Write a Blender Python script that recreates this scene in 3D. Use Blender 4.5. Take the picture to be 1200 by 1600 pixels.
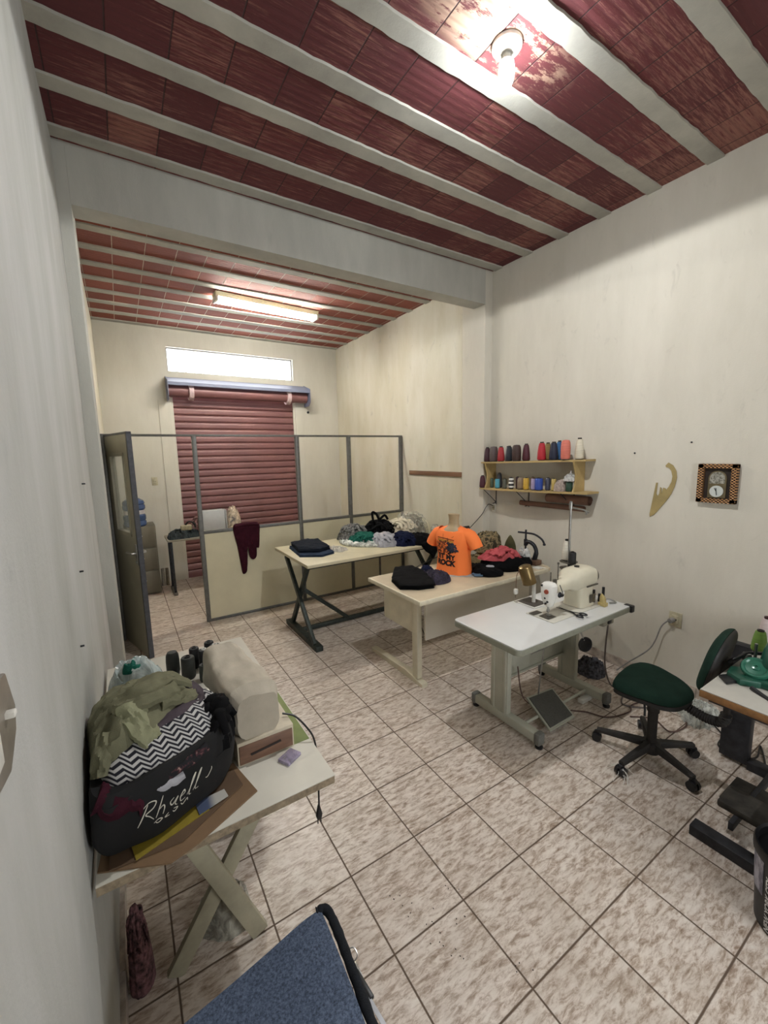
import bpy, bmesh, math, random
from mathutils import Vector, Matrix, noise
from mathutils.bvhtree import BVHTree
PI = math.pi
S = bpy.context.scene
C = S.collection
for o in list(bpy.data.objects): bpy.data.objects.remove(o)

# ------------------------------------------------------------ camera
F, YAW, PIT, ROL = 645.66, .5631, .1398, -.0224
cd = bpy.data.cameras.new('camera'); co = bpy.data.objects.new('camera', cd); C.objects.link(co)
fw = Vector((math.sin(YAW)*math.cos(PIT), math.cos(YAW)*math.cos(PIT), -math.sin(PIT)))
rt = Vector((math.cos(YAW), -math.sin(YAW), 0)); up = rt.cross(fw)
r2 = rt*math.cos(ROL)+up*math.sin(ROL); u2 = -rt*math.sin(ROL)+up*math.cos(ROL)
m = Matrix((r2, u2, -fw)).transposed().to_4x4(); m.translation = (0, 0, 1.8)
co.matrix_world = m
cd.sensor_fit = 'HORIZONTAL'; cd.sensor_width = 36; cd.lens = F/1200*36; cd.clip_start = .02
S.camera = co
# ------------------------------------------------------------ view + world
S.view_settings.view_transform = 'Standard'; S.view_settings.look = 'None'
S.view_settings.gamma = 1; S.view_settings.use_curve_mapping = False
S.view_settings.exposure = 1.15
BULB = 150; SPOT = 46; TUBE = 60; SKY = 5.0
W = bpy.data.worlds.new('world'); S.world = W; W.use_nodes = True
bg = W.node_tree.nodes['Background']; bg.inputs[0].default_value = (.93, .96, 1, 1); bg.inputs[1].default_value = SKY
# sampling portals on the high window and the added front opening (they give off no light of their own)
for nm, x, y, z, sx, sz, rx in (('front_fill_portal', 1.5, -1.21, 1.4, 1.0, 1.0, 90), ('transom_portal', 1.61, 6.87, 3.185, 1.84, .334, -90)):
    ld = bpy.data.lights.new(nm, 'AREA'); lo = bpy.data.objects.new(nm, ld); C.objects.link(lo); ld.shape = 'RECTANGLE'; ld.size = sx; ld.size_y = sz; ld.cycles.is_portal = True
    lo.location = (x, y, z); lo.rotation_euler = (math.radians(rx), 0, 0)

# ------------------------------------------------------------ materials
def srgb(h):
    h = h.lstrip('#'); v = [int(h[i:i+2], 16)/255 for i in (0, 2, 4)]
    return tuple((c/12.92 if c <= .04045 else ((c+.055)/1.055)**2.4) for c in v)+(1,)
class N:
    def __init__(s, name):
        s.m = bpy.data.materials.new(name); s.m.use_nodes = True; s.t = s.m.node_tree; s.n = s.t.nodes
        s.b = s.n['Principled BSDF']; s.l = s.t.links
    def add(s, t, **k):
        x = s.n.new(t)
        for a, v in k.items(): setattr(x, a, v)
        return x
    def set(s, x, i, v):
        if hasattr(v, 'links') or isinstance(v, bpy.types.NodeSocket): s.l.new(v, x.inputs[i])
        else: x.inputs[i].default_value = v
    def math(s, op, a, b=None, c=None):
        x = s.add('ShaderNodeMath', operation=op)
        for i, v in enumerate((a, b, c)):
            if v is not None: s.set(x, i, v)
        return x.outputs[0]
    def noise(s, vec, scale, detail=3, rough=.5, dist=0):
        x = s.add('ShaderNodeTexNoise'); s.set(x, 'Scale', scale); s.set(x, 'Detail', detail); s.set(x, 'Roughness', rough); s.set(x, 'Distortion', dist)
        if vec is not None: s.l.new(vec, x.inputs['Vector'])
        return x.outputs['Fac']
    def ramp(s, f, stops):
        x = s.add('ShaderNodeValToRGB'); s.l.new(f, x.inputs[0]); e = x.color_ramp.elements
        while len(e) < len(stops): e.new(.5)
        for q, (p, c) in zip(e, stops): q.position = p; q.color = c if len(c) == 4 else tuple(c)+(1,)
        return x.outputs[0]
    def mix(s, f, a, b, mode='MIX'):
        x = s.add('ShaderNodeMix', data_type='RGBA', blend_type=mode)
        s.set(x, 0, f); s.set(x, 6, a); s.set(x, 7, b); return x.outputs[2]
    def pos(s): return s.add('ShaderNodeNewGeometry').outputs['Position']
    def obj(s): return s.add('ShaderNodeTexCoord').outputs['Object']
    def map(s, vec, scale=(1, 1, 1), rot=(0, 0, 0), loc=(0, 0, 0)):
        x = s.add('ShaderNodeMapping'); s.l.new(vec, x.inputs[0]); x.inputs['Scale'].default_value = scale
        x.inputs['Rotation'].default_value = rot; x.inputs['Location'].default_value = loc; return x.outputs[0]
    def sep(s, vec): x = s.add('ShaderNodeSeparateXYZ'); s.l.new(vec, x.inputs[0]); return x.outputs
    def comb(s, a, b, c=0.):
        x = s.add('ShaderNodeCombineXYZ'); s.set(x, 0, a); s.set(x, 1, b); s.set(x, 2, c); return x.outputs[0]
    def bump(s, h, st=.3, d=.01):
        x = s.add('ShaderNodeBump'); x.inputs['Strength'].default_value = st; x.inputs['Distance'].default_value = d
        s.l.new(h, x.inputs['Height']); s.l.new(x.outputs[0], s.b.inputs['Normal'])
    def col(s, c): s.set(s.b, 'Base Color', c)
    def rough(s, r): s.set(s.b, 'Roughness', r)
_mc = {}
def plain(name, hexc, rough=.5, metal=0., var=.12, vs=30, bump=0., bs=200, stretch=(1, 1, 1)):
    """painted, plastic, metal or cloth surface with slight mottling of its own colour"""
    if name in _mc: return _mc[name]
    k = N(name); c = srgb(hexc); p = k.map(k.obj(), stretch)
    f = k.noise(p, vs, 4, .6)
    d = tuple(x*(1-var*2) for x in c[:3])+(1,); l = tuple(min(1, x*(1+var)) for x in c[:3])+(1,)
    k.col(k.ramp(f, [(.3, d), (.7, l)])); k.rough(rough); k.b.inputs['Metallic'].default_value = metal
    if bump: k.bump(k.noise(p, bs, 3, .6), bump, .002)
    _mc[name] = k.m; return k.m
def cloth(name, hexc, var=.15, bump=.5, bs=350):
    k0 = name in _mc
    mm = plain(name, hexc, .92, 0, var, 14, bump, bs)
    if not k0: mm.node_tree.nodes['Principled BSDF'].inputs['Specular IOR Level'].default_value = .15
    return mm
def emit(name, col, st):
    k = N(name); k.col((*col, 1)); k.b.inputs['Emission Color'].default_value = (*col, 1); k.b.inputs['Emission Strength'].default_value = st
    return k.m
def clear(name, hexc, alpha=.3, rough=.15):
    if name in _mc: return _mc[name]
    k = N(name); c = srgb(hexc); k.col(c); k.rough(rough)
    p = k.obj(); f = k.noise(p, 14, 3, .6, 1.5)
    k.l.new(k.ramp(f, [(.35, (alpha*.5,)*3), (.62, (min(1, alpha*1.9),)*3)]), k.b.inputs['Alpha'])
    _mc[name] = k.m; return k.m
def wallmat(name, base, stain, amount=.5, streak=1.):
    k = N(name); p = k.pos()
    a = k.noise(k.map(p, (1, 1, .28)), 2.2*streak, 6, .65); b = k.noise(k.map(p, (1, 1, .5)), 9, 6, .72, .6)
    c1 = k.ramp(a, [(.3, stain), (.7, base)])
    spots = k.ramp(b, [(.60, (0, 0, 0)), (.75, (1, 1, 1))])
    f = k.math('MULTIPLY', spots, amount)
    c2 = k.mix(f, c1, tuple(x*.62 for x in base[:3])+(1,))
    k.col(c2); k.rough(.85)
    h = k.math('ADD', k.math('MULTIPLY', k.noise(p, 120, 3, .6), .5), k.noise(k.map(p, (1, 1, .4)), 18*streak, 4, .6))
    k.bump(h, .35, .004); return k.m
M_WR = wallmat('painted_plaster_right', srgb('#d3cec1'), srgb('#c3beb0'), .45)
M_WL = wallmat('painted_plaster_left', srgb('#b4b4b1'), srgb('#97978f'), .35)
M_WF = wallmat('painted_plaster_far_right', srgb('#dcd8ca'), srgb('#c8c1a8'), .8)
M_WB = wallmat('painted_plaster_back', srgb('#cfccc0'), srgb('#bfbbae'), .15)
M_BM = wallmat('painted_concrete_beam', srgb('#bdbcb3'), srgb('#a3a29a'), .3)
M_JO = wallmat('whitewashed_concrete', srgb('#b7b5aa'), srgb('#94928a'), .5)
def floor_mat():
    k = N('mottled_ceramic_tile'); p = k.pos(); s = .3362
    x, y, z = k.sep(p)
    u = k.math('DIVIDE', k.math('SUBTRACT', x, 1.0117-20*s), s); v = k.math('DIVIDE', k.math('SUBTRACT', y, 1.0648-20*s), s)
    fu = k.math('FRACT', u); fv = k.math('FRACT', v); iu = k.math('FLOOR', u); iv = k.math('FLOOR', v)
    def edge(f): return k.math('MINIMUM', f, k.math('SUBTRACT', 1., f))
    e = k.math('MINIMUM', edge(fu), edge(fv))
    wn = k.add('ShaderNodeTexWhiteNoise', noise_dimensions='2D'); k.l.new(k.comb(iu, iv), wn.inputs['Vector'])
    off = k.add('ShaderNodeVectorMath', operation='MULTIPLY_ADD'); k.l.new(wn.outputs['Color'], off.inputs[0]); off.inputs[1].default_value = (9, 9, 9); k.l.new(p, off.inputs[2])
    q = k.map(off.outputs[0], (1, 3.2, 1), (0, 0, .55))
    n1 = k.noise(q, 17, 8, .74, .35); n2 = k.noise(off.outputs[0], 5, 5, .6, .5); n3 = k.noise(p, .9, 3, .5)
    c = k.ramp(n1, [(.33, srgb('#7f6955')), (.44, srgb('#b3a293')), (.54, srgb('#dacfc4')), (.7, srgb('#e9e2d8'))])
    c = k.mix(k.math('MULTIPLY', k.ramp(n2, [(.45, (0, 0, 0)), (.75, (1, 1, 1))]), .45), c, srgb('#a89a8a'))
    c = k.mix(k.math('MULTIPLY', k.ramp(n3, [(.4, (0, 0, 0)), (.8, (1, 1, 1))]), .25), c, srgb('#a09384'))
    g = k.ramp(e, [(.007, (1, 1, 1)), (.0125, (0, 0, 0))])
    c = k.mix(g, c, srgb('#5e4e40')); k.col(c)
    k.rough(k.ramp(k.math('ADD', g, k.math('MULTIPLY', n2, .25)), [(0, (.28,)*3), (1, (.9,)*3)]))
    k.bump(k.math('ADD', k.math('MULTIPLY', g, -1.), k.math('MULTIPLY', n1, .12)), .5, .002)
    return k.m
def block_mat(name, maroon, dark, bare, mortar, wear, ribs, seed):
    k = N(name); p = k.pos(); x, y, z = k.sep(p)
    u = k.math('DIVIDE', k.math('ADD', x, 20*.243+.128), .243); v = k.math('DIVIDE', k.math('SUBTRACT', y, 1.3-.357*10), .357)
    iu = k.math('FLOOR', u); iv = k.math('FLOOR', v); fu = k.math('FRACT', u)
    wn = k.add('ShaderNodeTexWhiteNoise', noise_dimensions='3D'); k.l.new(k.comb(iu, iv, seed), wn.inputs['Vector'])
    worn = k.noise(k.map(p, (2.0, 30, 1)), 3.4, 8, .78, .25)
    big = k.noise(p, 1.1, 2, .5)
    f = k.math('ADD', worn, k.math('ADD', k.math('MULTIPLY', k.math('SUBTRACT', big, .5), .5), k.math('MULTIPLY', k.math('SUBTRACT', wn.outputs['Value'], .5), .09)))
    c = k.mix(k.math('ADD', k.math('MULTIPLY', wn.outputs['Value'], .5), .35), dark, maroon)
    c = k.mix(k.ramp(f, [(wear, (0, 0, 0)), (wear+.1, (.75,)*3), (wear+.25, (.9,)*3)]), c, bare)
    # blocks left unpainted around the lamp
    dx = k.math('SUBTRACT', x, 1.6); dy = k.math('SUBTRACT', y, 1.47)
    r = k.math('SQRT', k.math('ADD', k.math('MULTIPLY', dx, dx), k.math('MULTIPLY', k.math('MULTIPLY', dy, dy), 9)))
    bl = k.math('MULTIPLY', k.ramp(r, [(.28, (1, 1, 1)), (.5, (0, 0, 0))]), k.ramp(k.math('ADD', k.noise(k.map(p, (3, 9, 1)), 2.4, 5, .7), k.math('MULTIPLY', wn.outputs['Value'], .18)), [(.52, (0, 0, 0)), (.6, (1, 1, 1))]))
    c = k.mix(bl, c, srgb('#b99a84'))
    e = k.math('MINIMUM', fu, k.math('SUBTRACT', 1., fu))
    j = k.ramp(k.math('ADD', e, k.math('MULTIPLY', k.noise(p, 25, 2), .012)), [(.014, (1, 1, 1)), (.022, (0, 0, 0))])
    c = k.mix(j, c, mortar)
    w = k.math('SINE', k.math('MULTIPLY', y, 2*PI/ribs))
    c = k.mix(k.ramp(w, [(.3, (0, 0, 0)), (1, (.28,)*3)]), c, dark)
    k.col(c); k.rough(.8)
    amt = k.math('MULTIPLY', k.math('ADD', wn.outputs['Value'], .25), -.45)
    k.bump(k.math('ADD', k.math('MULTIPLY', w, amt), k.math('ADD', k.math('MULTIPLY', j, -1.2), k.math('MULTIPLY', worn, .9))), .8, .005)
    return k.m
M_CN = block_mat('maroon_painted_clay_block', srgb('#6a2c2f'), srgb('#4a2024'), srgb('#96675a'), srgb('#3a2220'), .51, .043, 1.)
M_CF = block_mat('raw_clay_block', srgb('#94503f'), srgb('#6e3a31'), srgb('#a8705c'), srgb('#c9b8a4'), .62, .036, 5.)

# ------------------------------------------------------------ mesh helpers
MW = {}
def bx(bm, x0, x1, y0, y1, z0, z1, bev=0., mat=None, seg=2):
    r = bmesh.ops.create_cube(bm, size=1.); vs = r['verts']
    for v in vs: v.co = Vector(((x0+x1)/2+v.co.x*(x1-x0), (y0+y1)/2+v.co.y*(y1-y0), (z0+z1)/2+v.co.z*(z1-z0)))
    if bev:
        es = list({e for v in vs for e in v.link_edges})
        q = bmesh.ops.bevel(bm, geom=es, offset=bev, segments=seg, affect='EDGES', profile=.5); vs = list({v for f in q['faces'] for v in f.verts} | {v for v in vs if v.is_valid})
    if mat is not None:
        for v in vs: v.co = mat @ v.co
    return vs
def frame_to(d):
    d = Vector(d).normalized(); a = Vector((0, 0, 1)) if abs(d.z) < .95 else Vector((1, 0, 0))
    x = a.cross(d).normalized(); y = d.cross(x); return Matrix((x, y, d)).transposed()
def tube(bm, pts, r, n=10, cap=True, flat=1.):
    pts = [Vector(p) for p in pts]; rs = r if isinstance(r, (list, tuple)) else [r]*len(pts); rings = []
    ref = None
    for i, p in enumerate(pts):
        d = (pts[min(i+1, len(pts)-1)]-pts[max(i-1, 0)]).normalized()
        if ref is None: fx = frame_to(d).col[0].copy()
        else: fx = (ref-d*ref.dot(d)).normalized()
        ref = fx; fy = d.cross(fx)
        rings.append([bm.verts.new(p+(fx*math.cos(2*PI*k/n)+fy*math.sin(2*PI*k/n)*flat)*rs[i]) for k in range(n)])
    for a, b in zip(rings, rings[1:]):
        for k in range(n): bm.faces.new((a[k], a[(k+1) % n], b[(k+1) % n], b[k]))
    if cap: bm.faces.new(rings[0][::-1]); bm.faces.new(rings[-1])
def smooth(pts, k=6, closed=False):
    P = [Vector(p) for p in pts]; out = []; n = len(P)
    for i in range(n if closed else n-1):
        g = (lambda j: P[j % n]) if closed else (lambda j: P[max(0, min(n-1, j))])
        a, b, c, d = g(i-1), g(i), g(i+1), g(i+2)
        for s in range(k):
            t = s/k; out.append(.5*((2*b)+(c-a)*t+(2*a-5*b+4*c-d)*t*t+(3*b-3*c+d-a)*t**3))
    if not closed: out.append(P[-1])
    return out
def cyl(bm, p0, p1, r0, r1=None, n=20): tube(bm, [p0, p1], [r0, r0 if r1 is None else r1], n)
def lathe(bm, prof, n=28, mat=None, loc=(0, 0, 0)):
    L = Vector(loc); mat = mat or Matrix.Identity(4); rings = []
    for r, z in prof:
        if r < 1e-6: rings.append([bm.verts.new(mat @ Vector((0, 0, z))+L)]); continue
        rings.append([bm.verts.new(mat @ Vector((r*math.cos(2*PI*k/n), r*math.sin(2*PI*k/n), z))+L) for k in range(n)])
    for a, b in zip(rings, rings[1:]):
        for k in range(n):
            q = [a[k % len(a)], a[(k+1) % len(a)], b[(k+1) % len(b)], b[k % len(b)]]; u = []
            for v in q:
                if v not in u: u.append(v)
            if len(u) > 2: bm.faces.new(u)
    if len(rings[0]) > 1: bm.faces.new(rings[0][::-1])
    if len(rings[-1]) > 1: bm.faces.new(rings[-1])
def prism(bm, poly, t, mat=None, bev=0.):
    """polygon in local XY extruded by t along local Z"""
    mat = mat or Matrix.Identity(4)
    a = [bm.verts.new((x, y, 0)) for x, y in poly]; b = [bm.verts.new((x, y, t)) for x, y in poly]; n = len(poly)
    fs = [bm.faces.new(a[::-1]), bm.faces.new(b)]+[bm.faces.new((a[i], a[(i+1) % n], b[(i+1) % n], b[i])) for i in range(n)]
    vs = a+b
    if bev:
        es = list(fs[1].edges)+list(fs[0].edges)
        q = bmesh.ops.bevel(bm, geom=es, offset=bev, segments=2, affect='EDGES', profile=.5)
        vs = list({v for v in vs if v.is_valid} | {v for f in q['faces'] for v in f.verts})
    for v in vs: v.co = mat @ v.co
def fold(p, s):
    """cloth folds: domain-warped ridged noise about 0"""
    q = Vector(p)*s; w = noise.noise_vector(q*.5)*1.6
    a = 1-abs(noise.noise(Vector((q.x*1.5, q.y*.8, q.z))+w))*3.4; b = 1-abs(noise.noise(q*2.3+w+Vector((7, 3, 1))))*3.0; c = 1-abs(noise.noise(q*5+w*2))*2.5
    return max(a, -.6)*.7+max(b, -.6)*.42+c*.13-.3
def blob(bm, outline, z0, h, seed=0, amp=.012, fs=9, dome=3., rings=18, n=110, peaks=(), mat=None, jit=.0, st=(1, 1), under=.0, bulge=0., sharp=False):
    """soft lump over a closed outline, flat underneath at z0, with folds"""
    o = [Vector((x, y, 0)) for x, y in outline] if sharp else smooth([(x, y, 0) for x, y in outline], 12, True); per = [0]
    for i in range(len(o)): per.append(per[-1]+(o[(i+1) % len(o)]-o[i]).length)
    pts = []
    for k in range(n):
        s = per[-1]*k/n; i = max(j for j in range(len(o)) if per[j] <= s); t = (s-per[i])/max(1e-9, per[i+1]-per[i])
        pts.append(o[i].lerp(o[(i+1) % len(o)], t))
    c = sum(pts, Vector())/n; sd = Vector((seed*3.17, seed*1.73, seed*.9)); rows = []; mat = mat or Matrix.Identity(4)
    cv = None
    for k in range(rings+1):
        t = math.sin(k/rings*PI/2); row = []
        for p in pts:
            jj = 1+jit*fold(Vector((p.x, p.y, 0))+sd, fs*.7)
            q = c+(p-c)*t*jj; e = max(0, 1-t**dome)**(1/2.)
            z = h*e
            for (px, py, ph, pr) in peaks: z += ph*math.exp(-((q.x-px)**2+(q.y-py)**2)/pr**2)*min(1, e*2)
            qq = Vector((q.x*st[0], q.y*st[1], z*1.5))+sd
            z += amp*fold(qq, fs)*min(1, e*1.6+.15)
            if bulge: q = c+(q-c)*(1+bulge*math.sin(PI*min(1, e))*t)
            row.append(Vector((q.x, q.y, z0+max(z, .0008))))
        if k == 0:
            zc = sum(v.z for v in row)/n; cv = bm.verts.new(mat @ Vector((c.x, c.y, zc)))
        else: rows.append([bm.verts.new(mat @ v) for v in row])
    for k in range(n): bm.faces.new((cv, rows[0][k], rows[0][(k+1) % n]))
    for a, b in zip(rows, rows[1:]):
        for k in range(n): bm.faces.new((a[k], b[k], b[(k+1) % n], a[(k+1) % n]))
    bot = [bm.verts.new(mat @ Vector((c.x+(p.x-c.x)*.97, c.y+(p.y-c.y)*.97, z0-under))) for p in pts]; a = rows[-1]
    for k in range(n): bm.faces.new((a[k], bot[k], bot[(k+1) % n], a[(k+1) % n]))
    bm.faces.new(bot[::-1])
def drape(b, path, w, t=.006, seed=0, amp=.012, mat=None):
    """rumpled ribbon of cloth following a path, w wide, with thickness"""
    P = smooth(path, 8); mat = mat or Matrix.Identity(4); top = []; bot = []; m = 14; sd = Vector((seed*1.3, seed*2.1, 0))
    for i, p in enumerate(P):
        d = P[min(i+1, len(P)-1)]-P[max(i-1, 0)]; d.normalize(); sx = d.cross(Vector((0, 0, 1)))
        if sx.length < .2: sx = Vector((1, 0, 0))
        sx.normalize(); nn = sx.cross(d); ww = w*(1+.15*noise.noise(Vector((i*.15, seed, 0)))); r = []; q = []
        for j in range(m+1):
            u = j/m-.5; c = p+sx*ww*u+nn*(amp*fold(p*1.0+sx*u*ww*2+sd, 16)+t*2*math.cos(u*PI))
            r.append(b.verts.new(mat @ c)); q.append(b.verts.new(mat @ (c-nn*(t+.004))))
        top.append(r); bot.append(q)
    for i in range(len(P)-1):
        for j in range(m):
            b.faces.new((top[i][j], top[i][j+1], top[i+1][j+1], top[i+1][j])); b.faces.new((bot[i][j], bot[i+1][j], bot[i+1][j+1], bot[i][j+1]))
        for j in (0, m): b.faces.new((top[i][j], top[i+1][j], bot[i+1][j], bot[i][j]))
    for i in (0, len(P)-1):
        for j in range(m): b.faces.new((top[i][j], bot[i][j], bot[i][j+1], top[i][j+1]))
def heap(b, outline, z0, h, seed, amp=.02, fs=12, n=6, r=.022, peaks=()):
    """rumpled garment: folded lump with creased ridges of cloth lying across it"""
    blob(b, outline, z0, h*.66, seed, amp*1.25, fs, dome=2.2, jit=.16, peaks=peaks)
    R = random.Random(seed); cx = sum(p[0] for p in outline)/len(outline); cy = sum(p[1] for p in outline)/len(outline); sx = (max(p[0] for p in outline)-min(p[0] for p in outline))/2; sy = (max(p[1] for p in outline)-min(p[1] for p in outline))/2
    for i in range(n):
        a = R.uniform(0, PI); u = Vector((math.cos(a)*sx, math.sin(a)*sy, 0)); v = Vector((-math.sin(a)*sx, math.cos(a)*sy, 0)); o = R.uniform(-.5, .5); pts = []
        for k in range(7):
            t = (k/6-.5)*1.5; q = u*t+v*(o+R.uniform(-.12, .12)); e = max(0, 1-((q.x/sx)**2+(q.y/sy)**2)*.95)**.5
            pts.append((cx+q.x, cy+q.y, z0+max(.008, h*(.72+.2*R.random())*e+.004)))
        P = smooth(pts, 6); tube(b, P, [r*(.55+.45*math.sin(PI*k/(len(P)-1)))*R.uniform(.92, 1.08) for k in range(len(P))], 10, True, .55)
def BM(): return bmesh.new()
def link(name, bm, m, parent=None, local=False, sm=True, label=None):
    bmesh.ops.recalc_face_normals(bm, faces=bm.faces)
    if parent is not None and not local and parent.name in MW:
        bmesh.ops.transform(bm, matrix=MW[parent.name].inverted(), verts=bm.verts)
    me = bpy.data.meshes.new(name); bm.to_mesh(me); bm.free()
    for x in (m if isinstance(m, (list, tuple)) else [m]): me.materials.append(x)
    o = bpy.data.objects.new(name, me); C.objects.link(o)
    if sm:
        for p in me.polygons: p.use_smooth = True
        try: me.set_sharp_from_angle(angle=math.radians(38))
        except Exception: pass
    if parent is not None:
        o.parent = parent
        if parent.name in MW: MW[o.name] = MW[parent.name]
    if label: o['label'] = label
    return o
def thing(name, label, cat, loc=(0, 0, 0), rz=0., group=None):
    o = bpy.data.objects.new(name, None); C.objects.link(o); o.location = loc; o.rotation_euler = (0, 0, rz); o.empty_display_size = .05
    MW[o.name] = Matrix.Translation(loc) @ Matrix.Rotation(rz, 4, 'Z')
    o['label'] = label; o['category'] = cat
    if group: o['group'] = group
    return o
def single(name, bm, m, label, cat, group=None, sm=True, kind=None):
    o = link(name, bm, m, sm=sm); 
    # keep the origin on the thing itself
    vs = [v.co for v in o.data.vertices]; c = Vector((sum(v.x for v in vs)/len(vs), sum(v.y for v in vs)/len(vs), min(v.z for v in vs)))
    o.data.transform(Matrix.Translation(-c)); o.location = c; MW[o.name] = Matrix.Translation(c)
    o['label'] = label; o['category'] = cat
    if group: o['group'] = group
    if kind: o['kind'] = kind
    return o
def struct(name, bm, m, parent=None, sm=False, label=None, cat=None):
    o = link(name, bm, m, parent, sm=sm)
    if parent is None:
        o['kind'] = 'structure'
        if label: o['label'] = label
        if cat: o['category'] = cat
    return o
def text_mesh(s, size, shear=0., extrude=0., offset=0.):
    c = bpy.data.curves.new('lettering', 'FONT'); c.body = s; c.size = size; c.shear = shear; c.offset = offset; c.align_x = 'CENTER'; c.align_y = 'CENTER'
    o = bpy.data.objects.new('lettering', c); C.objects.link(o); bpy.context.view_layer.update()
    me = bpy.data.meshes.new_from_object(o); bpy.data.objects.remove(o); b = BM(); b.from_mesh(me); bpy.data.meshes.remove(me)
    bmesh.ops.triangulate(b, faces=b.faces)
    for _ in range(4):
        es = [e for e in b.edges if e.calc_length() > size*.16]
        if not es: break
        bmesh.ops.subdivide_edges(b, edges=es, cuts=1); bmesh.ops.triangulate(b, faces=b.faces)
    return b
def stroke2d(b, pts, w, k=6, taper=True):
    p = smooth([(x, y, 0) for x, y in pts], k) if len(pts) > 2 else [Vector((x, y, 0)) for x, y in pts]
    L = []; n = len(p)
    for i, q in enumerate(p):
        d = (p[min(i+1, n-1)]-p[max(i-1, 0)]).normalized(); nn = Vector((-d.y, d.x, 0)); ww = w*(.45+.55*math.sin(PI*(i+.5)/n)) if taper else w
        L.append((b.verts.new(q+nn*ww/2), b.verts.new(q-nn*ww/2)))
    for a, c in zip(L, L[1:]): b.faces.new((a[0], a[1], c[1], c[0]))
def project(b, bvh, O, U, V, D, off=.002):
    """lay flat artwork (x,y) on a surface by ray casting along D"""
    O, U, V, D = map(Vector, (O, U, V, D)); bad = []
    for v in b.verts:
        o = O+U*v.co.x+V*v.co.y; h = bvh.ray_cast(o-D*.5, D)
        if h[0] is None: bad.append(v)
        else: v.co = h[0]-D*off
    if bad: bmesh.ops.delete(b, geom=bad, context='VERTS')
def bvh_of(o):
    b = BM(); b.from_mesh(o.data); b.transform(MW.get(o.name, Matrix.Identity(4))); t = BVHTree.FromBMesh(b); b.free(); return t

# ------------------------------------------------------------ room shell
XL, XR, H, YB, YW, HB = -.16, 3.364, 3.593, 3.166, 6.7065, 3.273
b = BM(); bx(b, -.4, 3.6, -1.35, 7.0, -.06, 0); struct('floor', b, floor_mat(), label='floor of mottled beige ceramic tiles with dark grout', cat='floor')
b = BM(); bx(b, -.4, 3.6, -1.35, 3.2, H+.008, H+.1); ceil = struct('ceiling', b, M_CN, label='near ceiling of maroon painted clay blocks between white concrete joists', cat='ceiling')
b = BM(); bx(b, -.4, 3.6, 3.2, 7.0, H+.008, H+.1); ceil2 = struct('ceiling', b, M_CF, label='far ceiling of raw clay blocks between thin white joists beyond the beam', cat='ceiling')
rnd = random.Random(4)
for k in range(-7, 16):
    y = 1.3+k*.357
    if y > YW: continue
    b = BM(); n = 90; w0 = .048; A = []
    near = y < YB
    for i in range(n+1):
        x = XL-.05+(XR+.1-XL)*i/n; s = i*.21+k*9
        e1 = .006*noise.noise(Vector((s*2.2, k, 0)))+.003*noise.noise(Vector((s*9, k, 0))); e2 = .006*noise.noise(Vector((s*2, k, 5)))+.003*noise.noise(Vector((s*8, k, 5)))
        A.append([b.verts.new(q) for q in ((x, y-w0+e1, H+.02), (x, y-w0+e1, H-.001), (x, y-w0+.002+e1, H-.004), (x, y+w0-.002+e2, H-.004), (x, y+w0+e2, H-.001), (x, y+w0+e2, H+.02))])
    for p, q in zip(A, A[1:]):
        for j in range(5): b.faces.new((p[j], p[j+1], q[j+1], q[j]))
    struct('joist', b, M_JO, ceil if near else ceil2, sm=True)
b = BM()
A = []
for i in range(61):   # left wall, with the slight waviness of the plaster
    y = -1.35+(YB+.01+1.35)*i/60; A.append([b.verts.new((XL+.006*noise.noise(Vector((y*1.6, z*.9, 2))), y, z)) for z in [H*1.03*j/24 for j in range(25)]])
for p, q in zip(A, A[1:]):
    for j in range(24): b.faces.new((p[j], q[j], q[j+1], p[j+1]))
bx(b, -.4, XL-.03, -1.35, YB+.02, 0, H+.05)
struct('wall_left', b, M_WL, sm=True, label='near left wall of greyish white plaster', cat='wall')
b = BM(); bx(b, -.4, -.142, YB+.3, YW+.3, 0, H+.05); struct('wall_left', b, M_WF, label='far left wall beyond the beam column', cat='wall')
b = BM(); bx(b, XR, 3.6, -1.35, YB+.02, 0, H+.05); struct('wall_right', b, M_WR, label='near right wall of off white plaster carrying shelf and clock', cat='wall')
b = BM(); bx(b, 3.319, 3.6, YB+.3, YW+.3, 0, H+.05); struct('wall_right', b, M_WF, label='yellowish far right wall beyond the column', cat='wall')
b = BM(); bx(b, -.4, 1.0, -1.35, -1.2, 0, H+.05); bx(b, 2.0, 3.6, -1.35, -1.2, 0, H+.05); bx(b, 1.0, 2.0, -1.35, -1.2, 0, .9); bx(b, 1.0, 2.0, -1.35, -1.2, 1.9, H+.05); struct('wall_front', b, M_WR, label='front wall behind the viewer with an opening added for daylight fill', cat='wall')  # unseen opening, added and sized to let sky light fill the near room
b = BM(); bx(b, -.142, .69, YW, YW+.16, 0, H+.05); bx(b, 2.53, 3.33, YW, YW+.16, 0, H+.05); bx(b, .69, 2.53, YW, YW+.16, 3.352, H+.05); bx(b, .69, 2.53, YW, YW+.16, 2.93, 3.018)
struct('wall_back', b, M_WB, label='back wall around shutter and high window', cat='wall')
b = BM(); bx(b, -.098, 3.265, YB+.001, YB+.165, HB, H+.03); struct('trim_1', b, M_BM, sm=True, label='deep plastered concrete beam crossing the room', cat='beam')
b = BM(); bx(b, -.3, -.097, YB, YB+.34, 0, H+.02, .006); struct('trim_2', b, M_BM, sm=True, label='narrow plastered column on the left wall under the beam', cat='column')
b = BM(); bx(b, 3.264, 3.5, YB, YB+.335, 0, H+.02, .006); struct('trim_3', b, M_WR, sm=True, label='plastered column on the right wall under the beam', cat='column')
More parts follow.
